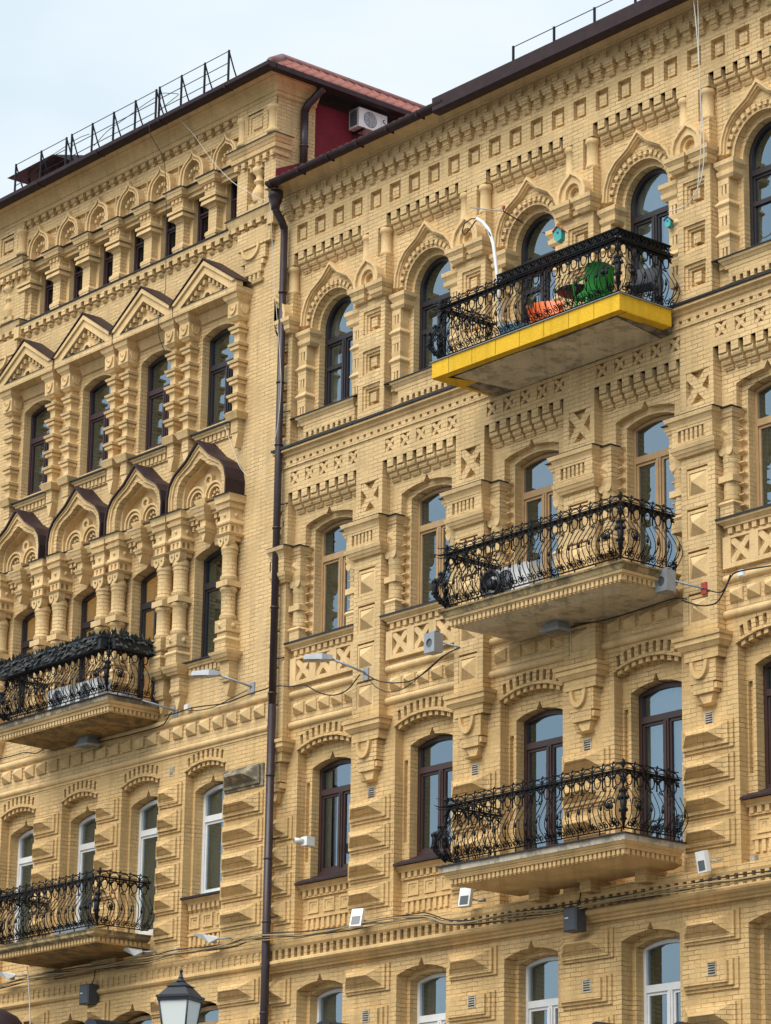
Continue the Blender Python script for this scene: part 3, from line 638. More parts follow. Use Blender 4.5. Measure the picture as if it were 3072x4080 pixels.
# ================================================================ the left house
left = tag(empty('brick_building'), 'taller yellow brick house left of the drainpipe, with gabled windows and arcade', 'building')
XL0, XL1 = -17.8, -.235
LC = [-2.27, -4.44, -6.60, -8.88, -13.2, -15.4]
AC = [-2.24 - 1.155 * i for i in range(7)]            # arches of the arcade, counted from the right
wl = MB('brick')
XT = -.50                                              # the top storey ends a little short of the joint
ah = [rect(a - .335, a + .335, 25.07, 26.50) for a in AC]
wl.slab(rect(-10.05, -1.78, 25.0, 26.56), ah, .30, .75, 'stucco')
wl.slab(rect(-10.05, -1.78, 26.56, 27.72), [], .12, .75)
wl.slab(rect(XL0, -9.75, 25.0, 27.72), [], .04, .75); wl.slab(rect(-1.78, XT, 25.0, 27.72), [rect(-1.44, -.87, 25.34, 26.27)], -.02, .22); wl.slab(rect(-1.78, XT, 25.0, 27.72), [], .22, .75)
a4 = [segarch(c, .56, 20.95, 22.93, 23.07, 12) for c in LC]
a3 = [segarch(c, .57, 15.40 if k in (1, 2) else 16.05, 18.23, 18.36, 12, .15, .17) for k, c in enumerate(LC)]
wl.slab(rect(XL0, XL1, 14.28, 25.0), a4 + a3, 0, .8)
zb = lambda k: 11.34 if k == 0 else 10.76
a2r = [segarch(c, .645, 10.15, 13.86, 13.98, 12) for c in LC]
a2o = [segarch(c, .58, zb(k), 13.46, 13.59, 12, .14, .15) for k, c in enumerate(LC)]
nl = [q for c in LC for q in notches(c, .645, 13.88, 14.07, 14.02, 14.19, 8)]
wl.slab(rect(XL0, XL1, 9.66, 14.28), a2r + nl, 0, .14); wl.slab(rect(XL0, XL1, 9.66, 14.28), a2r, .14, .2); wl.slab(rect(XL0, XL1, 9.66, 14.28), a2o, .2, .8)
a1 = [segarch(c, .68, 6.8, 9.12, 9.27, 12, .16, .16) for c in LC]
wl.slab(rect(XL0, XL1, 5.6, 9.66), a1, 0, .8)
wl.slab(rect(XL0, XL1, -.5, 5.6), [rect(c - .8, c + .8, .5, 4.2) for c in LC], -.05, .8)
# side wall above the lower roof: brick edge, then the red rendered part
wl.box(XT - .30, XT, 25.0, 27.72, .751, .98); wl.box(XT - .3, XT - .01, 25.0, 27.72, 6.0, 12.6); wl.box(XL0, XL1, -.5, 25.0, 12.61, 12.9); wl.box(XL0, XL0 + .3, -.5, 27.7, .81, 12.6)
wl.box(XL1 - .3, XL1, -.5, 25.0, .81, 12.6)
wl.build('wall', left)
rw = MB('red_wall'); rw.slab([(XT - .02, 25.0)] * 0 + rect(-.9, XT - .015, 25.0, 27.75), [], .981, 7.0, back=True); rw.build('rendered_wall', left)
sh = MB('frame_dark')
for c in LC: sh.box(c - .81, c + .81, .5, 4.25, .40, .47)
sh.build('shop_shutter', left)
# great cove, gutter and hipped roof
cv = MB('stucco'); XE = XT
path = [(.0, 27.60), (.05, 27.62), (.05, 27.69), (.09, 27.70), (.09, 27.73), (.13, 27.79), (.20, 27.85), (.31, 27.88), (.31, 27.905), (.36, 27.91), (.50, 27.915)]
for (p0, z0), (p1, z1) in zip(path, path[1:]):
    cv.add([(XL0, -p0, z0), (XE + p0, -p0, z0), (XE + p1, -p1, z1), (XL0, -p1, z1)], [(0, 1, 2, 3)])
    cv.add([(XE + p0, -p0, z0), (XE + p0, .98, z0), (XE + p1, .98, z1), (XE + p1, -p1, z1)], [(0, 1, 2, 3)])
cv.box(XL0, XE, 27.916, 27.95, -.5, .5); cv.slab(rect(XL0, -1.78, 27.598, 27.66), [], -.045, .13)
cv.build('cornice', left)
rl = MB('tile_red'); ex = .02; ey = -.62; zr = 27.965; hh = 1.0; rn = 1.3
rl.add([(XL0, ey, zr), (ex, ey, zr), (ex, 12.9, zr), (XL0, 12.9, zr), (XL0, ey + rn, zr + hh * .93), (ex - rn, ey + rn, zr + hh * .93), (ex - rn, 11, zr + hh * .93), (XL0, 11, zr + hh * .93)],
       [(0, 1, 5, 4), (1, 2, 6, 5), (4, 5, 6, 7), (2, 3, 7, 6)])
y = -.5
while y < 8.0:     # rolls of the tiles on the side slope
    s = min(1.0, (y + .62) / rn)
    rl.tube([(ex - .01, y, zr + .01), (ex - rn * s, y, zr + .93 * hh * s + .01)], .055, 6); y += .24
for st in range(1, 6):
    t = st / 5.5; rl.box(ex - rn * t - .02, ex - rn * t + .02, zr + .93 * hh * t, zr + .93 * hh * t + .035, ey + rn * t, 8.5)
x = XL0 + .2
while x < ex - .3:
    s = min(1.0, (ex - x) / rn); rl.tube([(x, ey + .01, zr + .01), (x, ey + rn * s, zr + .93 * hh * s + .01)], .05, 5); x += .24
rl.tube([(ex, ey, zr + .04), (ex - rn, ey + rn, zr + .93 * hh + .05)], .085, 8, 'tile_purple'); rl.tube([(ex - rn, ey + rn, zr + .93 * hh + .05), (ex - rn, 11, zr + .93 * hh + .05)], .08, 8, 'tile_purple')
rl.build('roof', left)
gl = MB('brown_tin')
gl.prof(XL0, ex + .06, [(-.52, 27.86), (-.66, 27.865), (-.72, 27.90), (-.73, 27.98), (-.52, 27.98)])
gl.box(ex - .12, ex + .06, 27.87, 27.978, -.50, 7.8); gl.box(XE, ex - .12, 27.925, 27.96, -.5, 7.8, 'tin'); 
x = XL0 + .3
while x < ex: gl.box(x, x + .02, 27.855, 27.95, -.735, -.5); x += 2.3
gl.build('gutter', left)
# downpipe from the side eaves
d2 = MB('pipe_brown')
d2.tube([(-.06, .80, 28.0), (-.10, .78, 27.80), (-.36, .66, 27.55), (-.40, .62, 27.40)], .085, 10); d2.tube([(-.40, .62, 27.45), (-.40, .62, 26.15)], .082, 12); d2.lathe(-.40, .62, [(.11, 26.10), (.12, 26.16), (.10, 26.22)], 12, 'tin'); d2.lathe(-.40, .62, [(.09, 26.6), (.1, 26.61), (.1, 26.63), (.09, 26.64)], 12)
d2.build('downpipe', left)
# dentils of the top cornice
dn = MB('brick')
def dent(m, x, zt, y, w_=.165, sc_=1.1, yb=.14):
    m.box(x - w_ / 2, x + w_ / 2, zt - .10 * sc_, zt, y - .12, yb); m.prof(x - w_ * .36, x + w_ * .36, [(yb, zt - .20 * sc_), (yb, zt - .10 * sc_), (y - .07, zt - .10 * sc_), (y - .08, zt - .15 * sc_), (y - .03, zt - .20 * sc_)])
for i in range(27): dent(dn, -1.96 - .2955 * i, 27.60, .10)
dn.box(-9.75, -1.80, 27.36, 27.597, .10, .13); dn.build('dentil_row', left)
# blind ogee arch of the arcade with its sunken squares
def arcarch():
    m = MB('stucco'); c = 0
    f_ = lambda k: mirror([(-.43 + k, 26.60), (-.43 + k, 26.78), (-.38 + k * .95, 26.96 - k * .1), (-.27 + k * .85, 27.08 - k * .3), (-.13 + k * .5, 27.16 - k * .6), (-.05 + k * .3, 27.22 - k * .8), (0, 27.34 - k * 1.5)], c)
    band(m, f_, 0, .055, -.05, .14); band(m, f_, .055, .10, .0, .14); band(m, f_, .10, .145, -.03, .14)
    # small bricks that fill the head
    for r_, n_ in ((.19, 5),):
        for i in range(n_):
            a = R(25 + 130 * i / (n_ - 1)); px, pz = c + r_ * math.cos(a), 26.72 + r_ * math.sin(a) * 1.05; m.box(px - .032, px + .032, pz - .035, pz + .035, .04, .14, 'brick')
    m.prof(c - .577, c - .577 + .0001 + .001, [(.12, 27.0), (.12, 27.01), (.13, 27.01)])
    m.slab([(c - .55, 26.98), (c - .30, 27.17), (c - .55, 27.17)], [], .085, .13, 'brick') if False else None
    m.slab(rect(-.577, .577, 26.58, 27.42), [rect(-.56, .56, 26.585, 27.15)], .045, .13, 'brick')
    return m.build('blind_arch', left)
aa = arcarch(); aa.location.x = AC[0]
for a in AC[1:]: dup(aa, loc=(a, 0, 0))
def arccol():
    m = MB('stucco'); c = 0
    m.box(-.33, .33, 26.555, 26.57, -.13, .3, 'tin'); m.mold(-.22, .22, .0, .3, [(26.50, 26.555, .09, .10), (26.42, 26.50, .05, .08), (26.39, 26.42, .02, .02)])
    m.box(-.19, .19, 26.18, 26.39, .05, .31, 'brick')
    for i in range(3): m.box(-.17 + .13 * i, -.17 + .13 * i + .08, 26.30, 26.385, .01, .06)
    m.mold(-.15, .15, .11, .31, [(26.12, 26.18, .08, .05), (26.06, 26.12, .13, .13), (26.03, 26.06, .07, .07), (25.95, 26.03, .11, .10), (25.88, 25.95, .0, .03)])
    m.box(-.14, .14, 25.06, 25.90, .13, .31, 'brick'); m.mold(-.14, .14, .13, .31, [(25.34, 25.39, .05, .0), (25.26, 25.34, .05, .05)])
    m.box(-.17, .17, 25.06, 25.26, .09, .31, 'brick')
    return m.build('colonnette', left)
c0_ = arccol(); c0_.location.x = AC[0] - .5775
for a in AC[1:]: dup(c0_, loc=(a - .5775, 0, 0))
ar = MB('stucco')
ar.box(-9.75, -1.78, 26.545, 26.56, -.02, .2, 'tin'); ar.tb(-9.75, -1.78, .10, .3, 26.44, 26.545, 0, .04)
ar.box(-9.75, -1.78, 26.36, 26.44, .16, .32)
ar.build('lintel', left)
for a in AC:
    window(left, 0, .335, 25.12, 26.42, 26.50, .42, 'frame_wine', (26.0, 26.04), 0, False, None, .06, (a, 0, 0), glass='glass_net', single=True)
# sill of the arcade with its teeth
sl = MB('brick')
sl.prof(-9.76, -1.9, [(.3, 25.12), (-.15, 25.055), (-.15, 25.03), (.3, 25.08)], 'tin'); sl.box(-9.76, -1.86, 24.93, 25.03, -.12, .05)
for i in range(27): dent(sl, -1.99 - .2955 * i, 24.93, .0, yb=.03)
sl.build('window_sill', left)
# corner pavilions
def pav(x0, x1, corner):
    m = MB('brick'); y = -.02; w_ = x1 - x0
    m.slab(rect(x0 + .27, x1 - .24, 26.78, 27.60), [rect(x0 + .37, x1 - .40, 26.98, 27.43)], y - .05, y + .02)
    m.slab(rect(x0 + .37, x1 - .40, 26.98, 27.43), [rect(x0 + .44, x1 - .40, 26.99, 27.36)], y - .02, y + .03); m.box(x0 + .52, x1 - .44, 27.06, 27.28, y - .04, y + .02)
    m.box(x0, x1, 27.43, 27.60, y - .051, y + .02); m.box(x0, x1, 26.70, 26.80, y - .051, y + .02)
    for cx in (x0 + .14, x1 - .13):
        m.lathe(cx, y + .02, [(.12, 27.44), (.15, 27.41), (.15, 27.35), (.11, 27.32), (.105, 27.1), (.105, 26.95), (.13, 26.90), (.15, 26.86), (.13, 26.80)], 14, 'stucco')
    m.tb(x0, x1, y, .3, 26.69, 26.705, .20, .20, 'tin'); m.mold(x0, x1, y, .3, [(26.63, 26.69, .15, .18), (26.56, 26.63, .10, .14), (26.52, 26.56, .06, .08), (26.44, 26.52, .10, .12), (26.40, 26.44, .04, .06)], 'stucco')
    for i in range(6): a = x0 - .02 + (w_ - .08) * i / 5; m.box(a, a + .12, 26.28, 26.40, y - .085, y + .02)
    m.box(x1, x1 + .05, 26.30, 26.40, y - .085, .3)
    # baluster in its niche
    cx = (-.96 if corner else x1 - .46) - .19
    m.lathe(cx, y + .10, [(.13, 26.22), (.16, 26.20), (.15, 26.12), (.085, 26.06), (.07, 25.98), (.12, 25.93), (.12, 25.89), (.07, 25.86), (.075, 25.82), (.15, 25.68), (.165, 25.60), (.12, 25.50), (.13, 25.44)], 16, 'stucco')
    m.box(cx - .22, cx + .19, 26.16, 26.27, y + .0, y + .23); m.box(cx - .24, cx + .24, 25.34, 25.46, y - .0, y + .23)
    # lower cornice and pendant
    m.tb(x0, x1, y, .1, 25.17, 25.185, .18, .18, 'tin'); m.mold(x0, x1, y, .1, [(25.08, 25.17, .13, .16), (25.00, 25.08, .10, .13)], 'stucco')
    for i in range(5): dent(m, x0 + .06 + (w_ - .16) * i / 4, 25.0, y, .16, 1.1, .05)
    m.mold(x0 + .1, x1 - .04, y, .1, [(24.84, 24.90, .08, .10), (24.78, 24.84, .05, .07)], 'stucco') if False else None
    m.box(x1 - .06, x1 + .14, 24.74, 25.0, y - .14, .1, 'stucco')
    m.box(x0 + .20, x1 + .02, 24.42, 24.80, y - .10, .1)
    c = (x0 + x1) / 2 + .02; m.box(c - .38, c + .44, 24.12, 24.42, y - .07, .1)
    ring = [(c - .02 + .30 * math.cos(R(t)), 24.46 + .30 * math.sin(R(t))) for t in range(180, 361, 15)]; rin = [(c - .02 + .24 * math.cos(R(t)), 24.46 + .24 * math.sin(R(t))) for t in range(180, 361, 15)]
    m.slab(ring + rin[::-1], [], y - .12, y, 'stucco')
    m.box(c - .24, c + .30, 23.84, 24.12, y - .06, .1); m.box(c + .30, c + .37, 24.0, 24.10, y - .06, .1, 'stucco')
    for i in range(3): m.box(c - .12 + .14 * i, c - .12 + .14 * i + .08, 23.70, 23.84, y - .05, .1)
    m.mold(c - .18, c + .28, y - .02, .1, [(23.64, 23.70, .02, .04)], 'stucco')
    return m.build('corner_pavilion', left)
pav(-1.78, XT, True); pav(-11.05, -9.75, False)
# gabled window surround (row under the arcade)
def gable_surround():
    m = MB('stucco'); yF = -.42; H = 1.10
    # raking cornice as outline with triangular recess
    tri = [(-H, 23.66), (-H, 23.56), (H, 23.56), (H, 23.66), (0, 24.37)]
    m.slab(tri, [[(-.80, 23.575), (.80, 23.575), (0, 24.10)]], yF, yF + .16); m.slab([(-.85, 23.56), (.85, 23.56), (0, 24.15)], [], yF + .15, 0.02)
    for s_ in (-1, 1):
        q = [(s_ * H, 23.66), (0, 24.37), (0, 24.27), (s_ * (H - .12), 23.655)]
        m.slab(q, [], yF - .045, yF + .02)
    m.box(-H + .005, H - .005, 23.43, 23.56, yF, .05, 'brick'); m.box(-.80, .80, 23.562, 23.575, yF - .01, yF + .15, 'tin')
    for i in range(5):          # stepped bricks inside the gable
        for s_ in (-1, 1):
            t = (i + .5) / 5.2; x = s_ * .72 * (1 - t); z = 23.60 + .42 * t; m.box(x - .035, x + .035, z - .06, z + .045, yF + .05, yF + .155, 'brick')
    m.slab(arc(0, 23.60, .16, .17, 0, 180, 8) + arc(0, 23.60, .10, .11, 180, 0, 8), [], yF + .08, yF + .155)
    # tin on the two slopes
    for s_ in (-1, 1):
        m.add([(s_ * (H + .03), yF - .07, 23.65), (0, yF - .07, 24.405), (0, .02, 24.405), (s_ * (H + .03), .02, 23.65), (s_ * (H + .03), yF - .07, 23.675), (0, yF - .07, 24.43), (0, .02, 24.43), (s_ * (H + .03), .02, 23.675)],
              [(0, 1, 5, 4), (1, 2, 6, 5), (2, 3, 7, 6), (3, 0, 4, 7), (4, 5, 6, 7), (3, 2, 1, 0)], 'brown_tin')
    m.mold(-.60, .60, -.10, .02, [(23.36, 23.42, .0, .02), (23.30, 23.36, -.03, .0), (23.22, 23.30, -.05, -.03)])
    for s_ in (-1, 1):
        c = s_ * .83
        m.mold(c - .15, c + .15, -.29, .02, [(23.40, 23.43, .08, .10), (23.33, 23.40, .06, .09), (23.26, 23.33, .0, .05)])
        m.box(c - .17, c + .17, 22.96, 23.26, -.29, .02); m.mold(c - .14, c + .14, -.25, .02, [(22.90, 22.96, -.02, .03)])
        ring = [(c + .13 * math.cos(R(t)), 23.20 + .20 * math.sin(R(t))) for t in range(180, 361, 20)]; rin = [(c + .085 * math.cos(R(t)), 23.20 + .14 * math.sin(R(t))) for t in range(180, 361, 20)]
        m.slab(ring + rin[::-1], [], -.325, -.28); m.blob((c, -.30, 23.13), .035, .04, .04); m.blob((c + .17, -.13, 23.13), .04, .04, .05)
        r2 = [(-.13 + .10 * math.cos(R(t)), 23.20 + .18 * math.sin(R(t))) for t in range(180, 361, 20)]
        m.prof(c + .165, c + .20, [(p, q) for p, q in r2])
        for i in range(6):
            z = 22.745 - .3625 * i
            m.mold(c - .085, c + .085, -.17, .02, [(z + .05, z + .17, .0, .0), (z + .02, z + .05, .09, .045), (z - .03, z + .02, .085, .10), (z - .055, z - .03, .035, .045), (z - .11, z - .055, .055, .06), (z - .19, z - .11, .0, .01)])
        m.box(c - .12, c + .12, 20.92, 21.02 - .16 + .05, -.2, .02, 'brick') if False else None
        m.mold(c - .14, c + .14, -.20, .02, [(20.86, 20.92, .06, .09), (20.79, 20.86, .03, .06)]); m.box(c - .11, c + .11, 20.52, 20.79, -.17, .02, 'brick')
        m.slab([(c - .11, 20.52), (c + .11, 20.52), (c + .02, 20.22), (c - .02, 20.22)], [], -.15, .02)
    return m.build('window_surround', left)
gs = gable_surround()
def sill(z, x0, x1, y0, n, teeth, sw=.09, back=.25):
    m = MB('stucco')
    m.prof(x0 - .06, x1 + .06, [(back, z + .07), (y0 - .03, z), (y0 - .03, z - .03), (back, z + .03)], 'tin')
    m.mold(x0 + .06, x1 - .06, y0 + .08, .04, [(z - .07, z - .03, .06, .07), (z - .12, z - .07, .02, .04)])
    if teeth:
        p = (x1 - x0 - .1) / n
        for i in range(n): m.box(x0 + .05 + p * i, x0 + .05 + p * i + sw, z - .25, z - .12, y0 + .09, .04)
        m.box(x0 + .05, x1 - .05, z - .28, z - .25, y0 + .12, .04)
    return m.build('window_sill', left)
sA = sill(20.82, -.62, .62, -.16, 8, True); sB = sill(16.02, -.60, .60, -.18, 8, True)
# ogee gables on columns (middle row)
def kok_surround():
    m = MB('stucco'); yF = -.40
    f_ = lambda k: mirror([(-.985 + k, 19.18), (-.99 + k, 19.48), (-.93 + k * .97, 19.72 - k * .1), (-.78 + k * .85, 19.90 - k * .3), (-.56 + k * .68, 20.03 - k * .55), (-.38 + k * .5, 20.13 - k * .75), (-.20 + k * .3, 20.29 - k * 1.0), (0, 20.46 - k * 1.45)], 0)
    band(m, f_, .012, .05, yF - .03, .02); band(m, f_, .05, .09, yF + .0, yF + .3); band(m, f_, .09, .12, yF - .02, yF + .3)
    band(m, f_, .12, .235, yF + .02, .02, 'brick'); band(m, f_, .235, .29, yF + .16, .02); m.slab(f_(.235), [], yF + .335, 0.02)
    # tin over it
    o = f_(-.03); i_ = f_(0.012); n = len(o)
    m.slab(o + i_[::-1], [], yF - .075, .03, 'brown_tin', back=False)
    # paired round arches inside
    for s_ in (-1, 1):
        cx = s_ * .30
        for r1, r2_, yy in ((.31, .265, yF + .16), (.265, .23, yF + .22), (.23, .19, yF + .19)):
            m.slab(arc(cx, 19.32, r1, r1, 0, 180, 12) + arc(cx, 19.32, r2_, r2_, 180, 0, 12), [], yy + (.003 if s_ > 0 else 0), yF + .34)
            for q in (-1, 1): m.box(cx + q * (r1 + r2_) / 2 - (r1 - r2_) / 2, cx + q * (r1 + r2_) / 2 + (r1 - r2_) / 2, 19.16, 19.32, yy + .001 + (.003 if s_ > 0 else 0), yF + .34)
        for r_, n_ in ((.13, 5),):
            for i in range(n_):
                a = R(10 + 160 * i / (n_ - 1)); m.box(cx + r_ * math.cos(a) - .03, cx + r_ * math.cos(a) + .03, 19.32 + r_ * math.sin(a) - .03, 19.32 + r_ * math.sin(a) + .03, yF + .24, yF + .34, 'brick')
        m.blob((cx, yF + .28, 19.33), .05, .05, .05)
    m.slab(arc(0, 19.72, .13, .13, 0, 360, 14)[:-1], [arc(0, 19.72, .07, .07, 0, 360, 10)[:-1]], yF + .24, yF + .34); m.blob((0, yF + .30, 19.72), .035, .04, .035)
    # central hanging capital
    m.mold(-.13, .13, yF + .08, 0, [(19.22, 19.27, .04, .05), (19.12, 19.22, .0, .04), (19.08, 19.12, .10, .11), (19.00, 19.08, .06, .09), (18.93, 19.00, .03, .05), (18.86, 18.93, -.02, .02)])
    m.mold(-.09, .09, yF + .14, 0, [(18.70, 18.86, .0, .0), (18.66, 18.70, .05, .06), (18.60, 18.66, .02, .04)]); m.slab([(-.09, 18.60), (0, 18.40), (.09, 18.60)], [], yF + .16, 0)
    m.box(-.60, .60, 19.13, 19.19, yF + .12, 0); m.tb(-.60, .60, yF + .17, 0, 19.02, 19.13, 0, .05); m.box(-.60, .60, 18.96, 19.02, yF + .22, 0); m.box(-.60, .60, 19.185, 19.20, yF + .09, 0, 'tin')
    for i in range(7):
        x = -.54 + .155 * i
        if abs(x + .04) < .12: continue
        m.box(x, x + .09, 18.86, 18.95, yF + .24, 0, 'brick'); m.box(x + .02, x + .07, 18.74, 18.84, yF + .27, 0, 'brick')
    for s_ in (-1, 1):
        c = s_ * .815; yc = -.17
        m.box(c - .27, c + .27, 19.17, 19.185, yF - .05, 0, 'tin')
        m.mold(c - .165, c + .165, yc - .15, 0, [(19.10, 19.17, .08, .10), (19.02, 19.10, .08, .08), (18.96, 19.02, .02, .05), (18.89, 18.96, .05, .07), (18.84, 18.89, .0, .02)])
        m.box(c - .165, c + .165, 18.66, 18.84, yc - .145, 0); m.blob((c, yc - .15, 18.76), .035, .04, .04); m.blob((c + .17, yc, 18.76), .04, .04, .05)
        m.mold(c - .165, c + .165, yc - .145, 0, [(18.60, 18.66, .05, .03), (18.57, 18.60, .04, .05)])
        m.slab(rect(c - .17, c + .17, 18.37, 18.57), [rect(c - .10, c - .035, 18.42, 18.53), rect(c + .035, c + .10, 18.42, 18.53)], yc - .155, yc - .12); m.box(c - .165, c + .165, 18.37, 18.57, yc - .122, 0, 'stucco')
        for q in (.05, .17): m.box(c + .166, c + .172, 18.42, 18.53, yc - .155 + q, yc - .10 + q, 'mouldy')
        m.mold(c - .20, c + .20, yc - .18, 0, [(18.33, 18.37, .0, .04)])
        for q in (-1, 1): m.slab([(c + q * .095 + .09 * math.cos(R(t)), 18.30 + .17 * math.sin(R(t))) for t in range(180, 361, 20)] + [(c + q * .095 + .09, 18.33), (c + q * .095 - .09, 18.33)], [], yc - .17, yc)
        m.box(c - .15, c + .15, 18.24, 18.33, yc - .15, yc + .16); m.blob((c - .09, yc - .17, 18.25), .025, .02, .03, 'mouldy'); m.blob((c + .09, yc - .17, 18.25), .025, .02, .03, 'mouldy')
        pr = [(.13, 18.22), (.17, 18.12), (.18, 18.06), (.15, 18.03), (.17, 18.00), (.15, 17.96), (.146, 17.94), (.146, 17.55), (.17, 17.52), (.185, 17.48), (.17, 17.44), (.15, 17.42)]
        m.lathe(c, yc, pr, 18, 'brick'); m.box(c - .18, c + .18, 17.30, 17.42, yc - .18, 0)
        m.lathe(c, yc, [(.155, 17.30), (.175, 17.27), (.175, 17.23), (.155, 17.21), (.142, 17.19), (.142, 16.75), (.165, 16.72), (.178, 16.68), (.165, 16.64), (.15, 16.62)], 18, 'brick')
        m.box(c - .18, c + .18, 16.37, 16.62, yc - .18, 0, 'brick'); m.pyr(c - .06, c + .06, 16.44, 16.56, yc - .18, yc - .24); m.blob((c + .18, yc, 16.50), .04, .05, .06)
        m.box(c - .145, c + .145, 16.27, 16.37, yc - .145, 0, 'brick'); m.mold(c - .15, c + .15, yc - .15, 0, [(16.22, 16.27, .05, .03), (16.17, 16.22, .02, .05)]); m.box(c - .175, c + .175, 15.98, 16.17, yc - .175, 0, 'brick')
        m.mold(c - .18, c + .18, yc - .12, 0, [(15.92, 15.98, .10, .12), (15.85, 15.92, .05, .09), (15.80, 15.85, .0, .03)]); m.box(c - .15, c + .15, 15.52, 15.80, yc - .05, 0, 'brick')
        m.mold(c - .13, c + .13, yc - .03, 0, [(15.46, 15.52, .03, .04), (15.40, 15.46, .0, .02)]); m.slab([(c - .12, 15.42), (c + .12, 15.42), (c + .02, 15.12), (c - .02, 15.12)], [], yc + .02, 0.01)
    return m.build('window_surround', left)
ks = kok_surround()
# rolls and the row of pyramids
rb = MB('stucco'); roll(rb, XL0, XL1, .0, 14.93, .075); roll(rb, XL0, XL1, .0, 14.31, .07); rb.box(XL0, XL1, 14.20, 14.245, -.02, .02)
for i in range(40):
    x = -.69 - .4415 * i
    if x < XL0 + .2: break
    rb.box(x, x + .30, 14.555, 14.805, -.035, .02, 'brick'); rb.pyr(x, x + .30, 14.555, 14.805, -.035, -.165)
rb.build('belt_course', left)
lowbelt(left, XL0, XL1, .01)
bwl = brow(left, 0, .645, 13.86, 14.05, 14.0, 14.17, .0, .2, 8)
def sill2l():
    m = MB('stucco')
    m.prof(-.66, .66, [(.45, 11.42), (-.03, 11.33), (-.03, 11.29), (.45, 11.36)], 'tin'); m.mold(-.60, .60, .15, .25, [(11.24, 11.29, .05, .11), (11.19, 11.24, .02, .04)])
    for i in range(8): m.box(-.58 + .152 * i, -.58 + .152 * i + .085, 11.08, 11.19, .12, .22)
    for i in range(3):
        x = -.60 + .43 * i; m.slab(rect(x, x + .32, 10.72, 10.99), [rect(x + .05, x + .27, 10.77, 10.94)], .165, .21); m.slab(rect(x + .05, x + .27, 10.77, 10.94), [rect(x + .10, x + .22, 10.81, 10.90)], .185, .21)
    m.box(-.60, .60, 10.58, 10.62, .14, .22)
    for i in range(8): m.box(-.58 + .15 * i, -.58 + .15 * i + .075, 10.38, 10.58, .16, .21)
    return m.build('window_sill', left)
s2l = sill2l()
for k, c in enumerate(LC):
    src = [gs, sA, ks, sB, bwl, s2l]
    for o in src:
        if (o is sB and k in (1, 2)) or (o is s2l and k in (1, 2, 3)): continue
        if k == 0: o.location.x = c
        else: dup(o, loc=(c, 0, 0))
    lit = {1: 'lit_curtain', 2: 'lit_curtain', 3: 'lit_curtain'}.get(k)
    window(left, 0, .56, 20.98, 22.91, 23.04, .18, 'frame_dark' if k == 0 else 'frame_wine', (22.23, 22.34), .08, False, 'curtain' if k == 0 else None, .065, (c, 0, 0), cgap=(-.5, .12) if k == 0 else None)
    window(left, 0, .57, 15.44 if k in (1, 2) else 16.08, 18.20, 18.34, .22, 'frame_dark', (17.58, 17.71), .0, False, lit, .07, (c, 0, 0), cgap=None, single=(k in (0, 2, 3)), label={1: 'window lit orange from inside'}.get(k))
    window(left, 0, .58, zb(k) + .04, 13.43, 13.56, .41, 'frame_white', (12.86, 12.98), .0, False, 'blind', .075, (c, 0, 0), single=True)
    window(left, 0, .68, 6.85, 9.08, 9.20, .30, 'frame_tan', (8.4, 8.9), .0, False, 'blind', .08, (c, 0, 0))
# rusticated blocks on the piers of the second row
def pier(x0, x1, off=0, first=False):
    xe = x1 - .27 if x1 - x0 > 1 else x1 - .22
    for i in range(6):
        z = 10.635 + .535 * i + off; bad = first and i == 5
        rustpart(left, x0 + .07, xe, z, z + .28, .0, .17 if x1 - x0 < 1 else .2, mat='decayed' if bad else 'brick', label='weathered block, its paint gone and the brick blackened' if bad else None)
    rustpart(left, x0 + .07, x1 - .25, 9.17, 9.48, .0, .2); rustpart(left, x0 + .07, x1 - .25, 8.42, 8.74, .0, flat=True)
pier(-1.62, -.26, 0, first=True)
for a, b_ in ((LC[1] + .66, LC[0] - .68), (LC[2] + .66, LC[1] - .68), (LC[3] + .66, LC[2] - .68), (-10.9, LC[3] - .68)): pier(a, b_)
av = MB('whitewash'); av.slab(rect(-3.47, -3.30, 13.83, 14.02), [rect(-3.45, -3.32, 13.85, 14.0)], -.012, .02); av.box(-3.45, -3.32, 13.85, 14.0, -.003, .01, 'mouldy')
for i in range(4): av.box(-3.45, -3.32, 13.87 + .035 * i, 13.885 + .035 * i, -.009, 0)
av.build('air_brick', left)
# chimney and roof rail of the left house
ch = MB('brick'); ch.box(-11.6, -10.35, 28.6, 29.30, 1.1, 2.4); ch.box(-11.65, -10.3, 29.20, 29.31, 1.05, 2.45, 'tile_red')
ch.build('chimney', left)
cc = MB('tin')
for q in ((-11.55, 1.15), (-10.4, 1.15), (-11.55, 2.35), (-10.4, 2.35), (-11.0, 1.15)): cc.box(q[0] - .02, q[0] + .02, 29.31, 29.56, q[1] - .02, q[1] + .02)
cc.add([(-11.9, .75, 29.56), (-10.0, .75, 29.56), (-10.0, 2.75, 29.56), (-11.9, 2.75, 29.56), (-11.8, 1.75, 29.86), (-10.1, 1.75, 29.86)], [(0, 1, 5, 4), (2, 3, 4, 5), (0, 4, 3), (1, 2, 5), (3, 2, 1, 0)])
cc.build('chimney_cap', left)
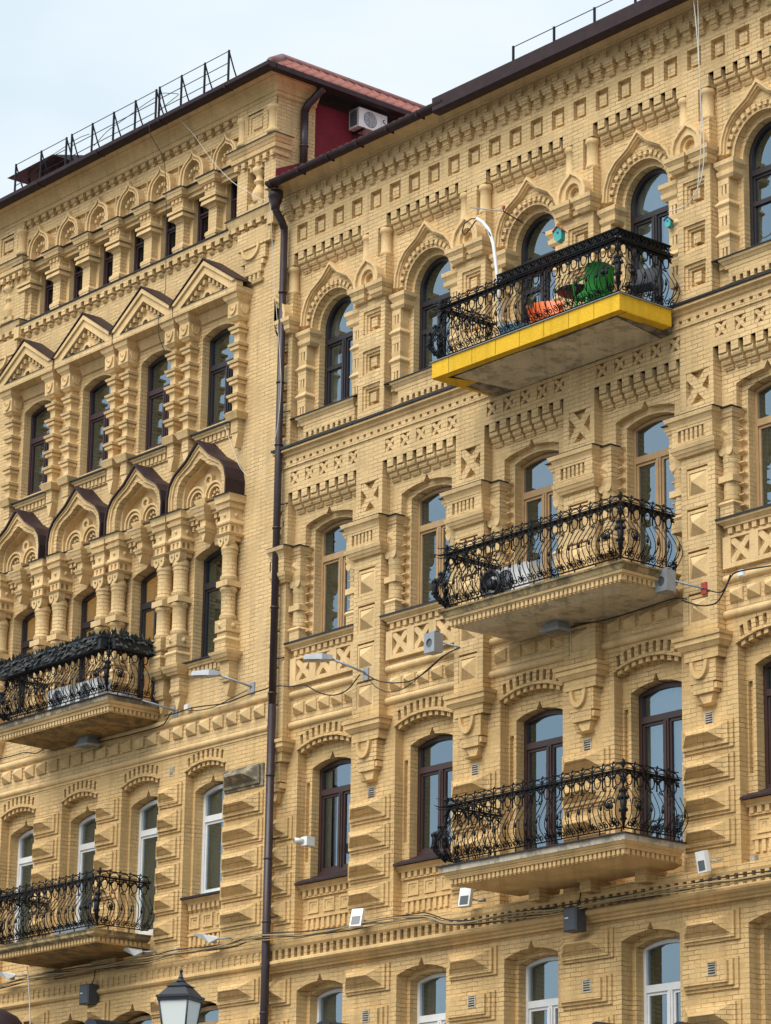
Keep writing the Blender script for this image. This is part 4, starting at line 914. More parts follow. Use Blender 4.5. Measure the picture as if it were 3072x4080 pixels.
# ================================================================ balconies
def spiral(cx, cz, r0_, r1_, a0, turns, n=18):
    return [(cx + (r0_ + (r1_ - r0_) * i / n) * math.cos(R(a0 + 360 * turns * i / n)), cz + (r0_ + (r1_ - r0_) * i / n) * math.sin(R(a0 + 360 * turns * i / n))) for i in range(n + 1)]
def railing(parent, x0, x1, yf, zb, H=1.14, loc=(0, 0, 0), seed=1, loose=0.0):
    m = MB('iron'); rn = random.Random(seed)
    k = H / 1.14
    W = abs(yf) - .06
    sides = [(lambda s, o, z: (x0 + s, yf - o, zb + z * k), x1 - x0), (lambda s, o, z: (x1 + o, yf + s, zb + z * k), W), (lambda s, o, z: (x0 - o, yf + s, zb + z * k), W)]
    def belly(z): t = min(1, max(0, z / .74)); return .20 * math.sin(math.pi * min(1, t * 1.02)) ** 1.1 * (1.22 - .55 * t) if t < 1 else 0
    for F, Ln in sides:
        n = max(6, int(round(Ln / .125))); n += n % 2; p = Ln / n
        for i in range(n + 1):
            s = p * i
            pts = [F(s + (.012 * math.sin(z * 14 + i)), belly(z), z) for z in [.03, .09, .16, .24, .32, .40, .48, .56, .64, .70]]
            m.tube(pts, .0085, 4)
            if i < n:     # scroll at the foot and small scroll under the swags
                sg = 1 if i % 2 else -1
                m.tube([F(a, belly(b_) + .004, b_) for a, b_ in spiral(s + p * .5, .095, .052, .012, 90, 1.3 * sg, 10)], 0.0109, 4)
                if i % 2 == 0: m.tube([F(a, belly(b_), b_) for a, b_ in spiral(s + p * .7, .70, .045, .01, 200, 1.2 * sg, 9)], 0.0101, 4)
            if i % 2 == 1 and i < n:      # buds on the belly
                q = F(s + p * .45, belly(.36) + .005, .36); m.blob(q, .026, .026, .052, n=6, k=4); m.tube([F(s + p * .45, belly(.30), .30), F(s + p * .3, belly(.22), .22), F(s, belly(.14), .14)], 0.0101, 4)
                m.tube([F(s + p * .45, belly(.41), .41), F(s + p * .75, belly(.46) , .47), F(s + p * .85, belly(.42), .42)], 0.0087, 4)
        n2 = max(3, int(round(Ln / .235))); p2 = Ln / n2
        for i in range(n2):
            c = p2 * (i + .5)
            m.tube([F(c + .072 * math.cos(R(t)), .0, .86 + .115 * math.sin(R(t))) for t in range(0, 360, 36)], 0.0123, 4, close=True)
            # leafy swags between the ovals
            m.tube([F(c - p2 / 2 + p2 * j / 6, .02, .955 - .085 * math.sin(math.pi * abs(j - 3) / 3 * .5) ) for j in range(7)], [.010, .017, .012, .008, .012, .017, .010], 5)
            m.blob(F(c - p2 / 2 + .02, .02, .87), .026, .02, .045, n=6, k=4); m.blob(F(c + p2 / 2 - .035, .02, .89), .018, .018, .035, n=6, k=4)
            m.tube([F(c - p2 / 2, 0, .72), F(c - p2 / 2, 0, .98)], 0.0130, 4)
            # crest: half circles, spikes with hooks, twisted wire
            m.tube([F(c + p2 * .46 * math.cos(R(t)), .0, 1.01 + .095 * math.sin(R(t))) for t in range(0, 181, 30)], 0.0109, 4)
            m.tube([F(c - p2 / 2, .0, 1.0), F(c - p2 / 2, .0, 1.13), F(c - p2 / 2 + .02, .0, 1.155), F(c - p2 / 2 + .035, .0, 1.13)], 0.0116, 4)
            m.blob(F(c - p2 / 2, .0, 1.055), .022, .018, .035, n=6, k=4)
            m.tube([F(c - p2 / 2 + p2 * j / 3, .0, 1.118 + (.004 if j % 2 else -.004)) for j in range(4)], 0.0094, 4)
        # rails
        def bar(z0, z1, o0, o1):
            a = [F(0, o0, z0), F(Ln, o0, z0), F(Ln, o1, z0), F(0, o1, z0), F(0, o0, z1), F(Ln, o0, z1), F(Ln, o1, z1), F(0, o1, z1)]
            m.add(a, [(0, 1, 5, 4), (1, 2, 6, 5), (2, 3, 7, 6), (3, 0, 4, 7), (4, 5, 6, 7), (3, 2, 1, 0)])
        bar(.972, 1.0, -.05, .05); bar(.93, .95, -.016, .016); bar(.025, .042, -.012, .016); bar(1.003, 1.016, -.085, -.07); bar(1.003, 1.016, .07, .085)
        s = .25
        while s < Ln: m.tube([F(s, 0, -.05), F(s, 0, .03)], 0.0130, 4); s += .5
    for (z, o) in ((.985, 0), (1.118, .0), (.99, .05), (.94, 0)): m.tube([(x0, yf - o, zb + z * k), (x0 - .17, yf - o, zb + (z + .01) * k), (x0 - .26, yf - o, zb + (z + .05) * k)], [.013, .011, .006], 5)
    # great scrolls and leaf work at the two front corners
    for cx, sg in ((x0, 1), (x1, -1)):
        for F2 in ((lambda s, o, z, cx=cx, sg=sg: (cx + sg * s, yf - o, zb + z * k)), (lambda s, o, z, cx=cx, sg=sg: (cx - sg * o, yf + s, zb + z * k))):
            m.tube([F2(a, belly(b_) * .9 + .02, b_) for a, b_ in spiral(.155, .40, .135, .02, 180, -2.1, 30)], .011, 5)
            m.tube([F2(a, belly(b_) * .9, b_) for a, b_ in spiral(.10, .13, .08, .015, 180, 1.6, 16)], .010, 5)
            m.blob(F2(.17, belly(.38) * .9 + .02, .38), .05, .05, .055, n=7, k=4)
        e = -sg * .0
        m.tube([(cx - sg * belly(z) * .75, yf - belly(z) * .75, zb + z * k) for z in [0, .05, .12, .22, .32, .42, .52, .62, .72]], [.014, .02, .03, .045, .05, .06, .045, .035, .02], 7)
        m.tube([(cx, yf, zb + .72 * k), (cx, yf, zb + 1.17 * k)], .016, 6)
        for (z, rr) in ((.46, .075), (.60, .06), (.25, .06), (.12, .045), (1.07, .04), (.80, .045)):
            o = belly(z) * .75; m.blob((cx - sg * o, yf - o, zb + z * k), rr * .8, rr * .8, rr * 1.2, n=7, k=5)
            for q in range(4): a = q * 1.57 + .4; m.blob((cx - sg * o + rr * math.cos(a), yf - o + rr * math.sin(a), zb + (z + .03) * k), rr * .5, rr * .3, rr * .6, n=5, k=3)
    return m.build('railing', parent, loc)
def stone_slab(parent, x0, x1, zt, style):
    m = MB('stucco'); yf = -1.40; x0_, x1_ = x0 + .20, x1 - .20; y_ = yf + .20
    if style == 'mid':
        m.mold(x0_, x1_, y_, 0, [(zt - .03, zt, .19, .20), (zt - .075, zt - .03, .14, .16), (zt - .12, zt - .075, .12, .14)], 'mouldy'); m.mold(x0_, x1_, y_, 0, [(zt - .165, zt - .12, .09, .11), (zt - .19, zt - .165, .05, .06)], 'stucco'); zd = zt - .19; so_ = 'soffit'
    elif style == 'low':
        m.mold(x0_, x1_, y_, 0, [(zt - .02, zt, .22, .22)], 'tin'); m.mold(x0_, x1_, y_, 0, [(zt - .115, zt - .02, .17, .18)], 'whitewash'); m.mold(x0_, x1_, y_, 0, [(zt - .16, zt - .115, .12, .16), (zt - .185, zt - .16, .10, .10), (zt - .225, zt - .185, .07, .09)], 'stucco'); zd = zt - .225; so_ = 'stucco'
    elif style == 'rot':
        m.mold(x0_, x1_, y_, 0, [(zt - .02, zt, .21, .21)], 'brown_tin'); m.mold(x0_, x1_, y_, 0, [(zt - .11, zt - .02, .17, .18)], 'decayed'); m.mold(x0_, x1_, y_, 0, [(zt - .16, zt - .11, .12, .16), (zt - .185, zt - .16, .08, .08), (zt - .215, zt - .185, .07, .08)], 'stucco'); zd = zt - .215; so_ = 'soffit_rot'
    else:
        m.mold(x0_, x1_, y_, 0, [(zt - .03, zt, .17, .19), (zt - .09, zt - .03, .15, .16), (zt - .12, zt - .09, .10, .14), (zt - .14, zt - .12, .07, .07)], 'mouldy'); zd = zt - .14; so_ = 'soffit_rot'
    m.box(x0_, x1_, zd - .10, zd, y_, .1, 'stucco')
    n = int((x1_ - x0_) / .105); p = (x1_ - x0_) / n
    for i in range(n + 1): m.box(x0_ + p * i - .032, x0_ + p * i + .032, zd - .085, zd - .001, y_ - .05, y_ + .02, 'stucco')
    n = int(-y_ / .105); p = -y_ / n
    for i in range(n):
        m.box(x1_ - .02, x1_ + .05, zd - .085, zd - .001, y_ + p * (i + .35) - .032, y_ + p * (i + .35) + .032, 'stucco'); m.box(x0_ - .05, x0_ + .02, zd - .085, zd - .001, y_ + p * (i + .35) - .032, y_ + p * (i + .35) + .032, 'stucco')
    drop = .05 if style == 'low' else .07
    m.frus((x0_ + .02, x1_ - .02, 0, 0), 0, (x0_, x1_, 0, 0), 0) if False else None
    za, zb_ = zd - .102, zd - .102 - drop
    m.add([(x0_ + .02, y_ + .02, za), (x1_ - .02, y_ + .02, za), (x1_ - .02, .12, za), (x0_ + .02, .12, za), (x0_ + .30, y_ + .30, zb_), (x1_ - .30, y_ + .30, zb_), (x1_ - .22, .12, zb_), (x0_ + .22, .12, zb_)],
          [(0, 1, 5, 4), (1, 2, 6, 5), (0, 4, 7, 3), (4, 5, 6, 7)], so_)
    if style == 'low':
        for x in (x0 + 1.05, x0 + 2.3, x0 + 3.6): m.box(x, x + .26, zb_ - .20, zb_ + .02, -.25, .22, 'brick'); m.box(x - .02, x + .28, zb_ - .02, zb_ + .02, -.29, .22, 'stucco')
    return m.build('balcony', parent)
yb = MB('yellow_panel')     # top balcony: sheet metal fascia round a decayed concrete slab
yb.slab(rect(6.05, 10.84, 19.47, 19.755), [], -1.40, -1.36, back=True); yb.box(10.80, 10.839, 19.472, 19.753, -1.358, -.17); yb.box(6.051, 6.09, 19.472, 19.753, -1.358, 0)
yb.box(6.02, 10.87, 19.757, 19.768, -1.43, 0, 'grey_metal')
yb.box(6.05, 10.84, 19.46, 19.4695, -1.40, -1.24); yb.add([(6.03, -1.40, 19.456), (6.30, -1.24, 19.456), (6.72, 0, 19.456), (6.03, 0, 19.456)], [(0, 1, 2, 3)]); yb.box(10.62, 10.84, 19.455, 19.468, -1.22, -.17)
yb.add([(6.10, -1.22, 19.50), (10.70, -1.22, 19.50), (10.60, 0, 19.40), (6.2, 0, 19.40), (6.10, -1.22, 19.75), (10.70, -1.22, 19.75), (10.70, .1, 19.75), (6.10, .1, 19.75), (10.7, .1, 19.40), (6.10, .1, 19.40)], [(0, 1, 2, 3), (1, 5, 6, 8, 2), (0, 3, 9, 7, 4)], 'decayed')
yb.add([(6.34, -1.13, 19.482), (8.0, -1.16, 19.484), (8.9, -1.11, 19.48), (10.50, -1.14, 19.482), (10.42, -.02, 19.39), (9.0, -.05, 19.392), (6.75, -.02, 19.39)], [(0, 1, 2, 3, 4, 5, 6)], 'soffit')
x = 6.5
while x < 10.8: yb.box(x, x + .006, 19.472, 19.753, -1.4035, -1.40, 'tin'); x += .62
yb = yb.build('balcony', right, label='top balcony clad in bright yellow sheet metal')
railing(yb, 6.20, 10.74, -1.33, 19.80, 1.12, seed=1)
ms = MB('iron')      # mesh band and flat bars on its handrail
for F, L2 in (((lambda s, z: (7.75 + s, -1.37, z)), 3.0), ((lambda s, z: (10.77, -1.37 + s, z)), 1.25)):
    n = int(L2 / .09)
    for i in range(n):
        a, b_ = L2 * i / n, L2 * (i + 1) / n; up_ = i % 2
        ms.tube([F(a, 20.80 + .13 * up_), F(b_, 20.93 - .13 * up_)], .014, 4); ms.tube([F(a, 20.93 - .13 * up_), F(a + .02, 20.87)], .02, 4)
    ms.tube([F(0, 20.79), F(L2, 20.79)], .022, 4); ms.tube([F(0, 20.94), F(L2, 20.94)], .022, 4)
ms.add([(7.75, -1.40, 20.945), (10.80, -1.40, 20.945), (10.80, -1.16, 20.945), (7.75, -1.16, 20.945), (7.75, -1.40, 20.96), (10.80, -1.40, 20.96), (10.80, -1.16, 20.96), (7.75, -1.16, 20.96)], [(0, 1, 5, 4), (1, 2, 6, 5), (2, 3, 7, 6), (3, 0, 4, 7), (4, 5, 6, 7), (3, 2, 1, 0)])
ms.box(10.56, 10.80, 20.945, 20.96, -1.16, -.1)
ms.build('lattice_band', yb)
bm = stone_slab(right, 6.25, 10.84, 15.12, 'mid'); railing(bm, 6.38, 10.72, -1.30, 15.17, 1.12, seed=2)
bo = stone_slab(right, 6.32, 10.86, 10.62, 'low'); railing(bo, 6.46, 10.76, -1.32, 10.68, 1.12, seed=3)
bu = stone_slab(left, -7.95, -3.72, 15.36, 'rot'); railing(bu, -7.55, -3.84, -1.32, 15.42, 1.06, seed=4)
bd = stone_slab(left, -7.75, -3.86, 10.70, 'old'); railing(bd, -7.48, -3.93, -1.26, 10.76, 1.12, seed=5)
# ================================================================ things on the balconies
def tuft(m, x, y, z, h, rn, n=9):
    for i in range(n):
        a = rn.uniform(0, 6.28); l = h * rn.uniform(.5, 1.2); t = rn.uniform(.1, .6); w_ = rn.uniform(.008, .02)
        p0 = Vector((x + rn.uniform(-.05, .05), y + rn.uniform(-.05, .05), z)); p1 = p0 + Vector((math.cos(a) * t * l, math.sin(a) * t * l, l))
        s = Vector((-math.sin(a), math.cos(a), 0)) * w_; mid = (p0 + p1) / 2 + Vector((0, 0, l * .1))
        m.add([tuple(p0 - s), tuple(p0 + s), tuple(mid + s * 1.6), tuple(p1), tuple(mid - s * 1.6)], [(0, 1, 2, 3, 4)], 'leaf_dark')
def planter(L2, lab, seed, loc, rz, n):
    rn = random.Random(seed); e = tag(empty('planter', loc, rz), lab, 'planter', 'planters hung on the upper left balcony')
    m = MB('planter_black'); m.box(0, L2, -.12, .14, -.10, .12); m.box(-.02, L2 + .02, .12, .16, -.13, .15)
    for i in range(n):      # crumpled foil and leaves stuck over the front
        x = rn.uniform(.02, L2 - .02); z = rn.uniform(-.12, .13); q = rn.uniform(.03, .07)
        m.add([(x - q, -.12, z), (x, -.17 - rn.uniform(0, .04), z - q * .6), (x + q, -.12, z + .02), (x, -.13, z + q)], [(0, 1, 3), (1, 2, 3), (0, 2, 1)])
    m.build('trough', e)
    f = MB('leaf_dark')
    for i in range(int(n * 1.1)): tuft(f, rn.uniform(0, L2), rn.uniform(-.12, .1), rn.uniform(.08, .16), rn.uniform(.07, .17), rn, 7)
    f.build('foliage', e)
planter(3.80, 'long black trough of dark straggly plants along the front rail of the upper left balcony', 3, (-7.72, -1.38, 16.42), 0, 150)
planter(1.12, 'short black trough of dark plants on the end rail of the upper left balcony', 5, (-3.80, -1.28, 16.42), math.pi / 2, 40)
def ac_unit(lab, loc, rz, W=.85, H=.56, fanc='black_plastic', logo=True, bracket=True):
    e = tag(empty('air_conditioner', loc, rz), lab, 'air conditioner'); m = MB('white_plastic')
    cx = W * .40
    m.slab(rect(0, W, 0, H), [arc(cx, H / 2, H * .42, H * .42, 0, 360, 28)[:-1]], -.01, .02); m.box(0, W, 0, H, .0201, .32)
    for s_ in (0,): m.box(-.004, .0, .05, H - .05, .05, .28, 'grey_metal')
    for i in range(12): m.box(-.009, -.004, .06 + .037 * i, .075 + .037 * i, .05, .28, 'black_plastic')
    m.box(W * .80, W * .805, .03, H - .03, -.012, -.01, 'grey_metal')
    m.build('casing', e)
    f = MB(fanc); f.slab(arc(cx, H / 2, H * .41, H * .41, 0, 360, 24)[:-1], [], .012, .0195)
    for i in range(3):
        a = R(120 * i + 20); f.slab([(cx, H / 2), (cx + H * .38 * math.cos(a), H / 2 + H * .38 * math.sin(a)), (cx + H * .38 * math.cos(a + .9), H / 2 + H * .38 * math.sin(a + .9))], [], .004, .012, 'grey_metal')
    f.build('fan', e)
    g_ = MB('white_plastic' if fanc != 'black_plastic' else 'grey_metal')
    for q in range(1, 5): g_.tube([(cx + H * .085 * q * math.cos(R(t)), -.012, H / 2 + H * .085 * q * math.sin(R(t))) for t in range(0, 360, 20)], .004, 4, close=True)
    for q in range(8): a = R(45 * q); g_.tube([(cx, -.012, H / 2), (cx + H * .41 * math.cos(a), -.012, H / 2 + H * .41 * math.sin(a))], .004, 4)
    g_.build('grille', e)
    if logo:
        l = MB('logo_blue'); l.slab(arc(W * .90, H * .66, .045, .045, 60, 330, 10) + arc(W * .90, H * .66, .022, .022, 330, 60, 10), [], -.014, -.01); l.build('emblem', e)
    if bracket:
        b_ = MB('tin')
        for x in (.12, W - .16):
            b_.box(x, x + .04, -.05, -.001, -.02, .36); b_.box(x, x + .04, -.42, -.05, .33, .36); b_.tube([(x + .02, .34, -.40), (x + .02, .02, -.04)], .016, 4)
        b_.build('bracket', e)
    return e
# on the red end wall of the tall house; the unit faces away from the wall (towards +x)
e = ac_unit('white air conditioner with a round fan grille bracketed to the dark red end wall', (-.17, 1.87, 27.38), math.pi / 2, .76, .43, 'grey_metal')
ac_unit('white air conditioner standing on the middle right balcony behind its black railing', (7.15, -1.0, 15.17), 0, 1.05, .55, 'black_plastic', False, False)
ac_unit('pale air conditioner standing on the left of two on the upper left balcony', (-6.35, -1.05, 15.40), 0, .8, .50, 'black_plastic', False, False)['group'] = 'air conditioners on the upper left balcony'
ac_unit('pale air conditioner beside the end railing, right of two on the upper left balcony', (-5.35, -1.05, 15.40), 0, .8, .48, 'black_plastic', False, False)['group'] = 'air conditioners on the upper left balcony'
rl_ = tag(empty('hose_reel', (7.40, -1.16, 15.42)), 'round black hose reel leaning on the white air conditioner of the middle right balcony', 'hose reel')
m = MB('black_plastic')
for q in range(4): m.tube([(.235 * math.cos(R(t)) * (1 - .08 * q), -.03 + .02 * q, .235 * math.sin(R(t)) * (1 - .08 * q)) for t in range(0, 360, 18)], .03, 6, close=True)
m.build('coil', rl_); m = MB('tin'); m.tube([(0, -.05, 0), (0, .06, 0)], .10, 10); m.tube([(-.2, 0, -.23), (.2, 0, -.23)], .02, 5); m.build('hub', rl_)
# green plastic armchair
def armchair(mat, lab, loc, rz, tilt=0.0):
    e = tag(empty('plastic_chair', loc, rz), lab, 'chair'); e.rotation_euler = (tilt, 0, rz)
    m = MB(mat); n = 9
    m.box(-.24, .24, .40, .43, -.24, .22); m.tb(-.24, .24, -.24, .22, .34, .40, -.03, 0)
    m.build('seat', e)
    b_ = MB(mat); vs = []
    for i in range(n):
        a = -1 + 2 * i / (n - 1); x = .27 * a; y = .24 - .07 * a * a
        for z, dy in ((.40, 0), (.62, .04), (.80, .07), (.90 - .05 * a * a, .10)): vs.append((x, y + dy, z))
    fs = []
    for i in range(n - 1):
        if False: fs.append((4 * i + 2, 4 * i + 6, 4 * i + 7, 4 * i + 3)); fs.append((4 * i, 4 * i + 4, 4 * i + 5, 4 * i + 1)); fs.append((4 * i + 1, 4 * i + 5, 4 * i + 6, 4 * i + 2))
        else:
            for q in range(3): fs.append((4 * i + q, 4 * i + 4 + q, 4 * i + 5 + q, 4 * i + 1 + q))
    k = len(vs); b_.add(vs + [(x, y + .018, z) for x, y, z in vs], fs + [tuple(j + k for j in f) for f in fs]); b_.build('backrest', e)
    for sx in (-1, 1):
        a_ = MB(mat); a_.tube([(sx * .27, .22, .62), (sx * .29, .0, .63), (sx * .29, -.20, .62), (sx * .28, -.24, .56)], .026, 6); a_.tube([(sx * .285, -.18, .61), (sx * .26, -.20, .42)], .02, 6); a_.build('armrest', e)
        for sy in (-1, 1):
            l = MB(mat); l.tube([(sx * .22, sy * .2, .41), (sx * .26, sy * .25, 0)], [.032, .022], 6); l.build('leg', e)
    return e
armchair('plastic_green', 'bright green plastic armchair on the yellow balcony beside its corner', (9.66, -.86, 19.77), R(-108))
armchair('plastic_orange', 'orange plastic armchair facing sideways on the yellow balcony', (8.20, -.62, 19.77), R(38))
t = tag(empty('round_table', (9.0, -.62, 19.77)), 'round dark cafe table between the green and orange chairs', 'table')
m = MB('tin'); m.lathe(0, 0, [(.34, .70), (.36, .71), (.36, .73), (.34, .74)], 24); m.build('tabletop', t)
for i in range(3): m = MB('tin'); a = R(120 * i + 15); m.tube([(.05 * math.cos(a), .05 * math.sin(a), .70), (.12 * math.cos(a), .12 * math.sin(a), .35), (.28 * math.cos(a), .28 * math.sin(a), 0)], .014, 5); m.build('leg', t)
m = MB('basin_blue'); m.lathe(0, 0, [(.20, 0), (.26, .05), (.29, .22), (.30, .26), (.285, .26), (.25, .10), (.1, .08)], 20)
tag(m.build('plastic_basin', None, (7.85, -1.02, 19.772)), 'blue plastic basin on the yellow balcony floor beside the white pole', 'basin')
g2 = tag(empty('folding_chair', (10.45, -.45, 19.77), R(20)), 'dark folding chair at the wall end of the yellow balcony', 'chair')
m = MB('charcoal'); m.box(-.22, .22, .42, .45, -.2, .2); m.build('seat', g2); m = MB('charcoal'); m.box(-.22, .22, .50, .86, .2, .22); m.build('backrest', g2)
for sx in (-1, 1):
    for (a, b_) in ((-.22, .22), (.24, -.18)): m = MB('tin'); m.tube([(sx * .23, a, 0), (sx * .23, b_, .86 if b_ > 0 else .44)], .013, 5); m.build('leg', g2)
bs = MB('grey_metal')
bs.box(0, 1.1, 0, .30, 0, .22); bs.box(-.02, 1.12, .30, .33, -.02, .24)
tag(bs.build('storage_box', None, (-6.2, -.75, 10.71)), 'long pale storage box lying on the lower left balcony', 'box')
# white bent pole rising from the yellow balcony, aerial beside it
m = MB('white_plastic'); m.tube([(7.56, -1.1, 19.77), (7.52, -1.1, 20.5), (7.42, -1.1, 21.3), (7.34, -1.1, 21.75), (7.22, -1.1, 22.05), (7.06, -1.1, 22.24), (6.9, -1.1, 22.36)], .034, 8)
po = tag(empty('bent_pole', (0, 0, 0)), 'white pole with a bent top rising from the yellow balcony', 'pole'); m.build('pole', po)
m = MB('cable_black'); m.tube([(6.9, -1.1, 22.36), (6.72, -1.08, 22.42), (6.5, -1.05, 22.40), (6.38, -1.0, 22.30), (6.42, -.98, 22.22), (6.6, -1.0, 22.28), (6.8, -1.05, 22.36), (7.0, -1.1, 22.30), (7.2, -1.12, 22.08), (7.3, -1.13, 21.9)], .012, 5); m.build('cable_loop', po)
an = tag(empty('aerial', (6.83, -.40, 22.74)), 'thin aerial rod on a small rusty bracket between two window hoods', 'aerial'); m = MB('grey_metal'); m.tube([(-.92, 0, .33), (0, 0, -.02)], .012, 5); m.build('rod', an); m = MB('tin'); m.tube([(0, .5, -.12), (0, 0, -.02), (.01, 0, .06)], .012, 5); m.box(-.02, .03, .02, .08, -.02, .02, 'red_paint'); m.build('bracket', an)
# nesting boxes
def birdbox(lab, loc, c, roofc, s=1.0):
    e = tag(empty('birdhouse', loc, R(15)), lab, 'birdhouse'); m = MB(c); w_ = .10 * s
    m.slab([(-w_, 0), (0, -.06 * s), (w_, 0), (w_ * 1.1, .22 * s), (0, .32 * s), (-w_ * 1.1, .22 * s)], [], -.09 * s, .09 * s, back=True); m.build('body', e)
    r_ = MB(roofc)
    for q in (-1, 1): r_.add([(q * w_ * 1.4, -.13 * s, .20 * s), (0, -.13 * s, .335 * s), (0, .13 * s, .335 * s), (q * w_ * 1.4, .13 * s, .20 * s), (q * w_ * 1.4, -.13 * s, .225 * s), (0, -.13 * s, .36 * s), (0, .13 * s, .36 * s), (q * w_ * 1.4, .13 * s, .225 * s)], [(0, 1, 5, 4), (1, 2, 6, 5), (2, 3, 7, 6), (3, 0, 4, 7), (4, 5, 6, 7), (3, 2, 1, 0)])
    r_.build('roof', e); h = MB('black_plastic'); h.slab(arc(0, .17 * s, .035 * s, .035 * s, 0, 360, 12)[:-1], [], -.093 * s, -.0905 * s); h.build('entrance_hole', e)
birdbox('teal birdhouse with a red roof hanging before the arched window above the yellow balcony', (8.34, -.42, 21.70), 'teal_paint', 'red_paint', .72)
birdbox('tiny teal birdhouse with dark blue roof at the right edge of the arched window', (10.62, .02, 21.40), 'teal_paint', 'logo_blue', .5)
# ================================================================ lamps, speakers and camera on the walls
def street_flood(lab, plate, head, mat='grey_metal', group='arm lamps on the walls'):
    e = tag(empty('wall_lamp', plate), lab, 'lamp', group); hx = Vector(head) - Vector(plate)
    m = MB(mat); m.box(-.07, .07, -.13, .10, .0, .04); m.build('wall_plate', e)
    m = MB(mat); m.tube([(0, .02, 0), tuple(hx * .5 + Vector((0, 0, .01))), tuple(hx * .98)], .024, 6); m.build('arm', e)
    h = MB(mat); dr = Vector((hx.x, hx.y, 0)).normalized(); sd_ = Vector((-dr.y, dr.x, 0)); c = hx
    def pt(a, b_, z): return tuple(c + dr * a + sd_ * b_ + Vector((0, 0, z)))
    vs = [pt(-.05, -.07, -.03), pt(-.05, .07, -.03), pt(.50, .13, -.06), pt(.50, -.13, -.06), pt(-.05, -.05, .05), pt(-.05, .05, .05), pt(.48, .08, .035), pt(.48, -.08, .035), pt(.15, -.14, -.05), pt(.15, .14, -.05), pt(.15, -.09, .075), pt(.15, .09, .075)]
    h.add(vs, [(0, 8, 10, 4), (8, 3, 7, 10), (1, 5, 11, 9), (9, 11, 6, 2), (3, 2, 6, 7), (0, 4, 5, 1), (4, 10, 11, 5), (10, 7, 6, 11), (0, 1, 9, 8), (8, 9, 2, 3)]); h.build('head', e)
    g_ = MB('glass_lens'); g_.add([pt(.20, -.09, -.062), pt(.20, .09, -.062), pt(.44, .08, -.066), pt(.44, -.08, -.066)], [(0, 1, 2, 3)]); g_.build('lens', e)
street_flood('pale grey arm lamp on the left house above the moulding, nearest the drainpipe', (-.80, -.03, 15.20), (-1.25, -.55, 15.45))
street_flood('grey arm lamp beside the right end of the upper left balcony', (-3.30, -.03, 15.14), (-3.90, -.75, 15.42))
street_flood('grey arm lamp on the pilaster of pyramid panels right of the drainpipe', (2.66, -.03, 14.87), (2.25, -.55, 15.14), 'grey_metal')
def cubeflood(lab, plate, c):
    e = tag(empty('floodlight', plate), lab, 'floodlight', 'boxy floodlights on bracket arms'); v = Vector(c) - Vector(plate)
    m = MB('red_paint'); m.box(-.05, .07, -.10, .10, 0, .05); m.build('wall_plate', e); m = MB('grey_metal'); m.tube([(0, 0, 0), tuple(v)], .02, 5); m.build('arm', e)
    h = MB('grey_metal'); x, y, z = v; h.slab(rect(x - .19, x + .09, z - .22, z + .14), [arc(x - .05, z - .05, .085, .085, 0, 360, 16)[:-1]], y - .16, y - .12); h.box(x - .19, x + .09, z - .22, z + .14, y - .119, y + .05)
    h.frus((x - .19, x + .09, z + .14, z + .14 + .001), y - .16, (x - .15, x + .05, z + .20, z + .2001), y + .0); h.tb(x - .15, x + .05, y - .10, y + .03, z + .14, z + .20, .0, -.03); h.build('housing', e)
    g_ = MB('glass_lens'); g_.slab(arc(x - .05, z - .05, .084, .084, 0, 360, 16)[:-1], [], y - .135, y - .122); g_.build('lens', e)
cubeflood('grey box floodlight on a red bracket at the right end of the middle balcony', (11.35, -.03, 14.78), (10.85, -.30, 14.98))
cubeflood('grey box floodlight left of the middle right balcony below its window sill', (5.48, .17, 14.82), (4.95, -.25, 15.02))
def bell(lab, x, y, z):
    e = tag(empty('floodlight', (x, y, z)), lab, 'floodlight', 'bell shaped floodlights under the balconies'); m = MB('grey_metal')
    m.tb(-.19, .19, -.14, .14, -.24, -.21, .03, .06, 'grey_metal'); m.frus((0, 0, 0, 0), 0, (0, 0, 0, 0), 0) if False else None
    m.add([(-.22, -.17, -.21), (.22, -.17, -.21), (.22, .17, -.21), (-.22, .17, -.21), (-.13, -.10, -.04), (.13, -.10, -.04), (.13, .10, -.04), (-.13, .10, -.04)], [(0, 1, 5, 4), (1, 2, 6, 5), (2, 3, 7, 6), (3, 0, 4, 7), (4, 5, 6, 7)])
    for q in (-.16, -.11, -.06): m.box(-.17 - q * .0, .17, q, q + .012, -.13, .13)
    m.box(-.02, .02, -.04, .14, -.02, .02); m.build('housing', e); g_ = MB('glass_lens'); g_.box(-.15, .15, -.2445, -.2405, -.11, .11); g_.build('lens', e)
bell('grey bell floodlight under the rotten slab of the upper left balcony', -5.95, -.30, 15.02); bell('grey bell floodlight under the slab of the middle right balcony', 8.12, -.30, 14.83)
def whitebox(lab, x, z, tilt, yaw):
    e = tag(empty('floodlight', (x, -.20, z)), lab, 'floodlight', 'white tilted floodlights above the cables'); m = MB('white_plastic')
    e.rotation_euler = (tilt, 0, yaw)
    m.slab(rect(-.12, .12, -.17, .17), [rect(-.09, .09, -.145, .02)], -.10, -.085, back=False); m.box(-.12, .12, -.17, .17, -.0849, -.02); m.frus((-.12, .12, -.17, .17), -.02, (-.07, .07, -.10, .10), .05)
    m.build('housing', e); g_ = MB('glass_lens'); g_.box(-.09, .09, -.145, .02, -.0951, -.0855); g_.build('lens', e)
    a = MB('whitewash'); a.tube([(.0, .0, 0), (.20, .10, -.02)], .018, 5); a.box(.16, .30, -.03, .01, .06, .14); a.build('arm', e)
whitebox('white tilted floodlight on the second pier right of the drainpipe above the cables', 2.80, 10.25, R(-16), R(20))
whitebox('white tilted floodlight below the left end of the lower right balcony', 5.76, 10.28, R(-12), R(12))
whitebox('white tilted floodlight just right of the lower right balcony', 11.48, 10.21, R(10), R(-10))
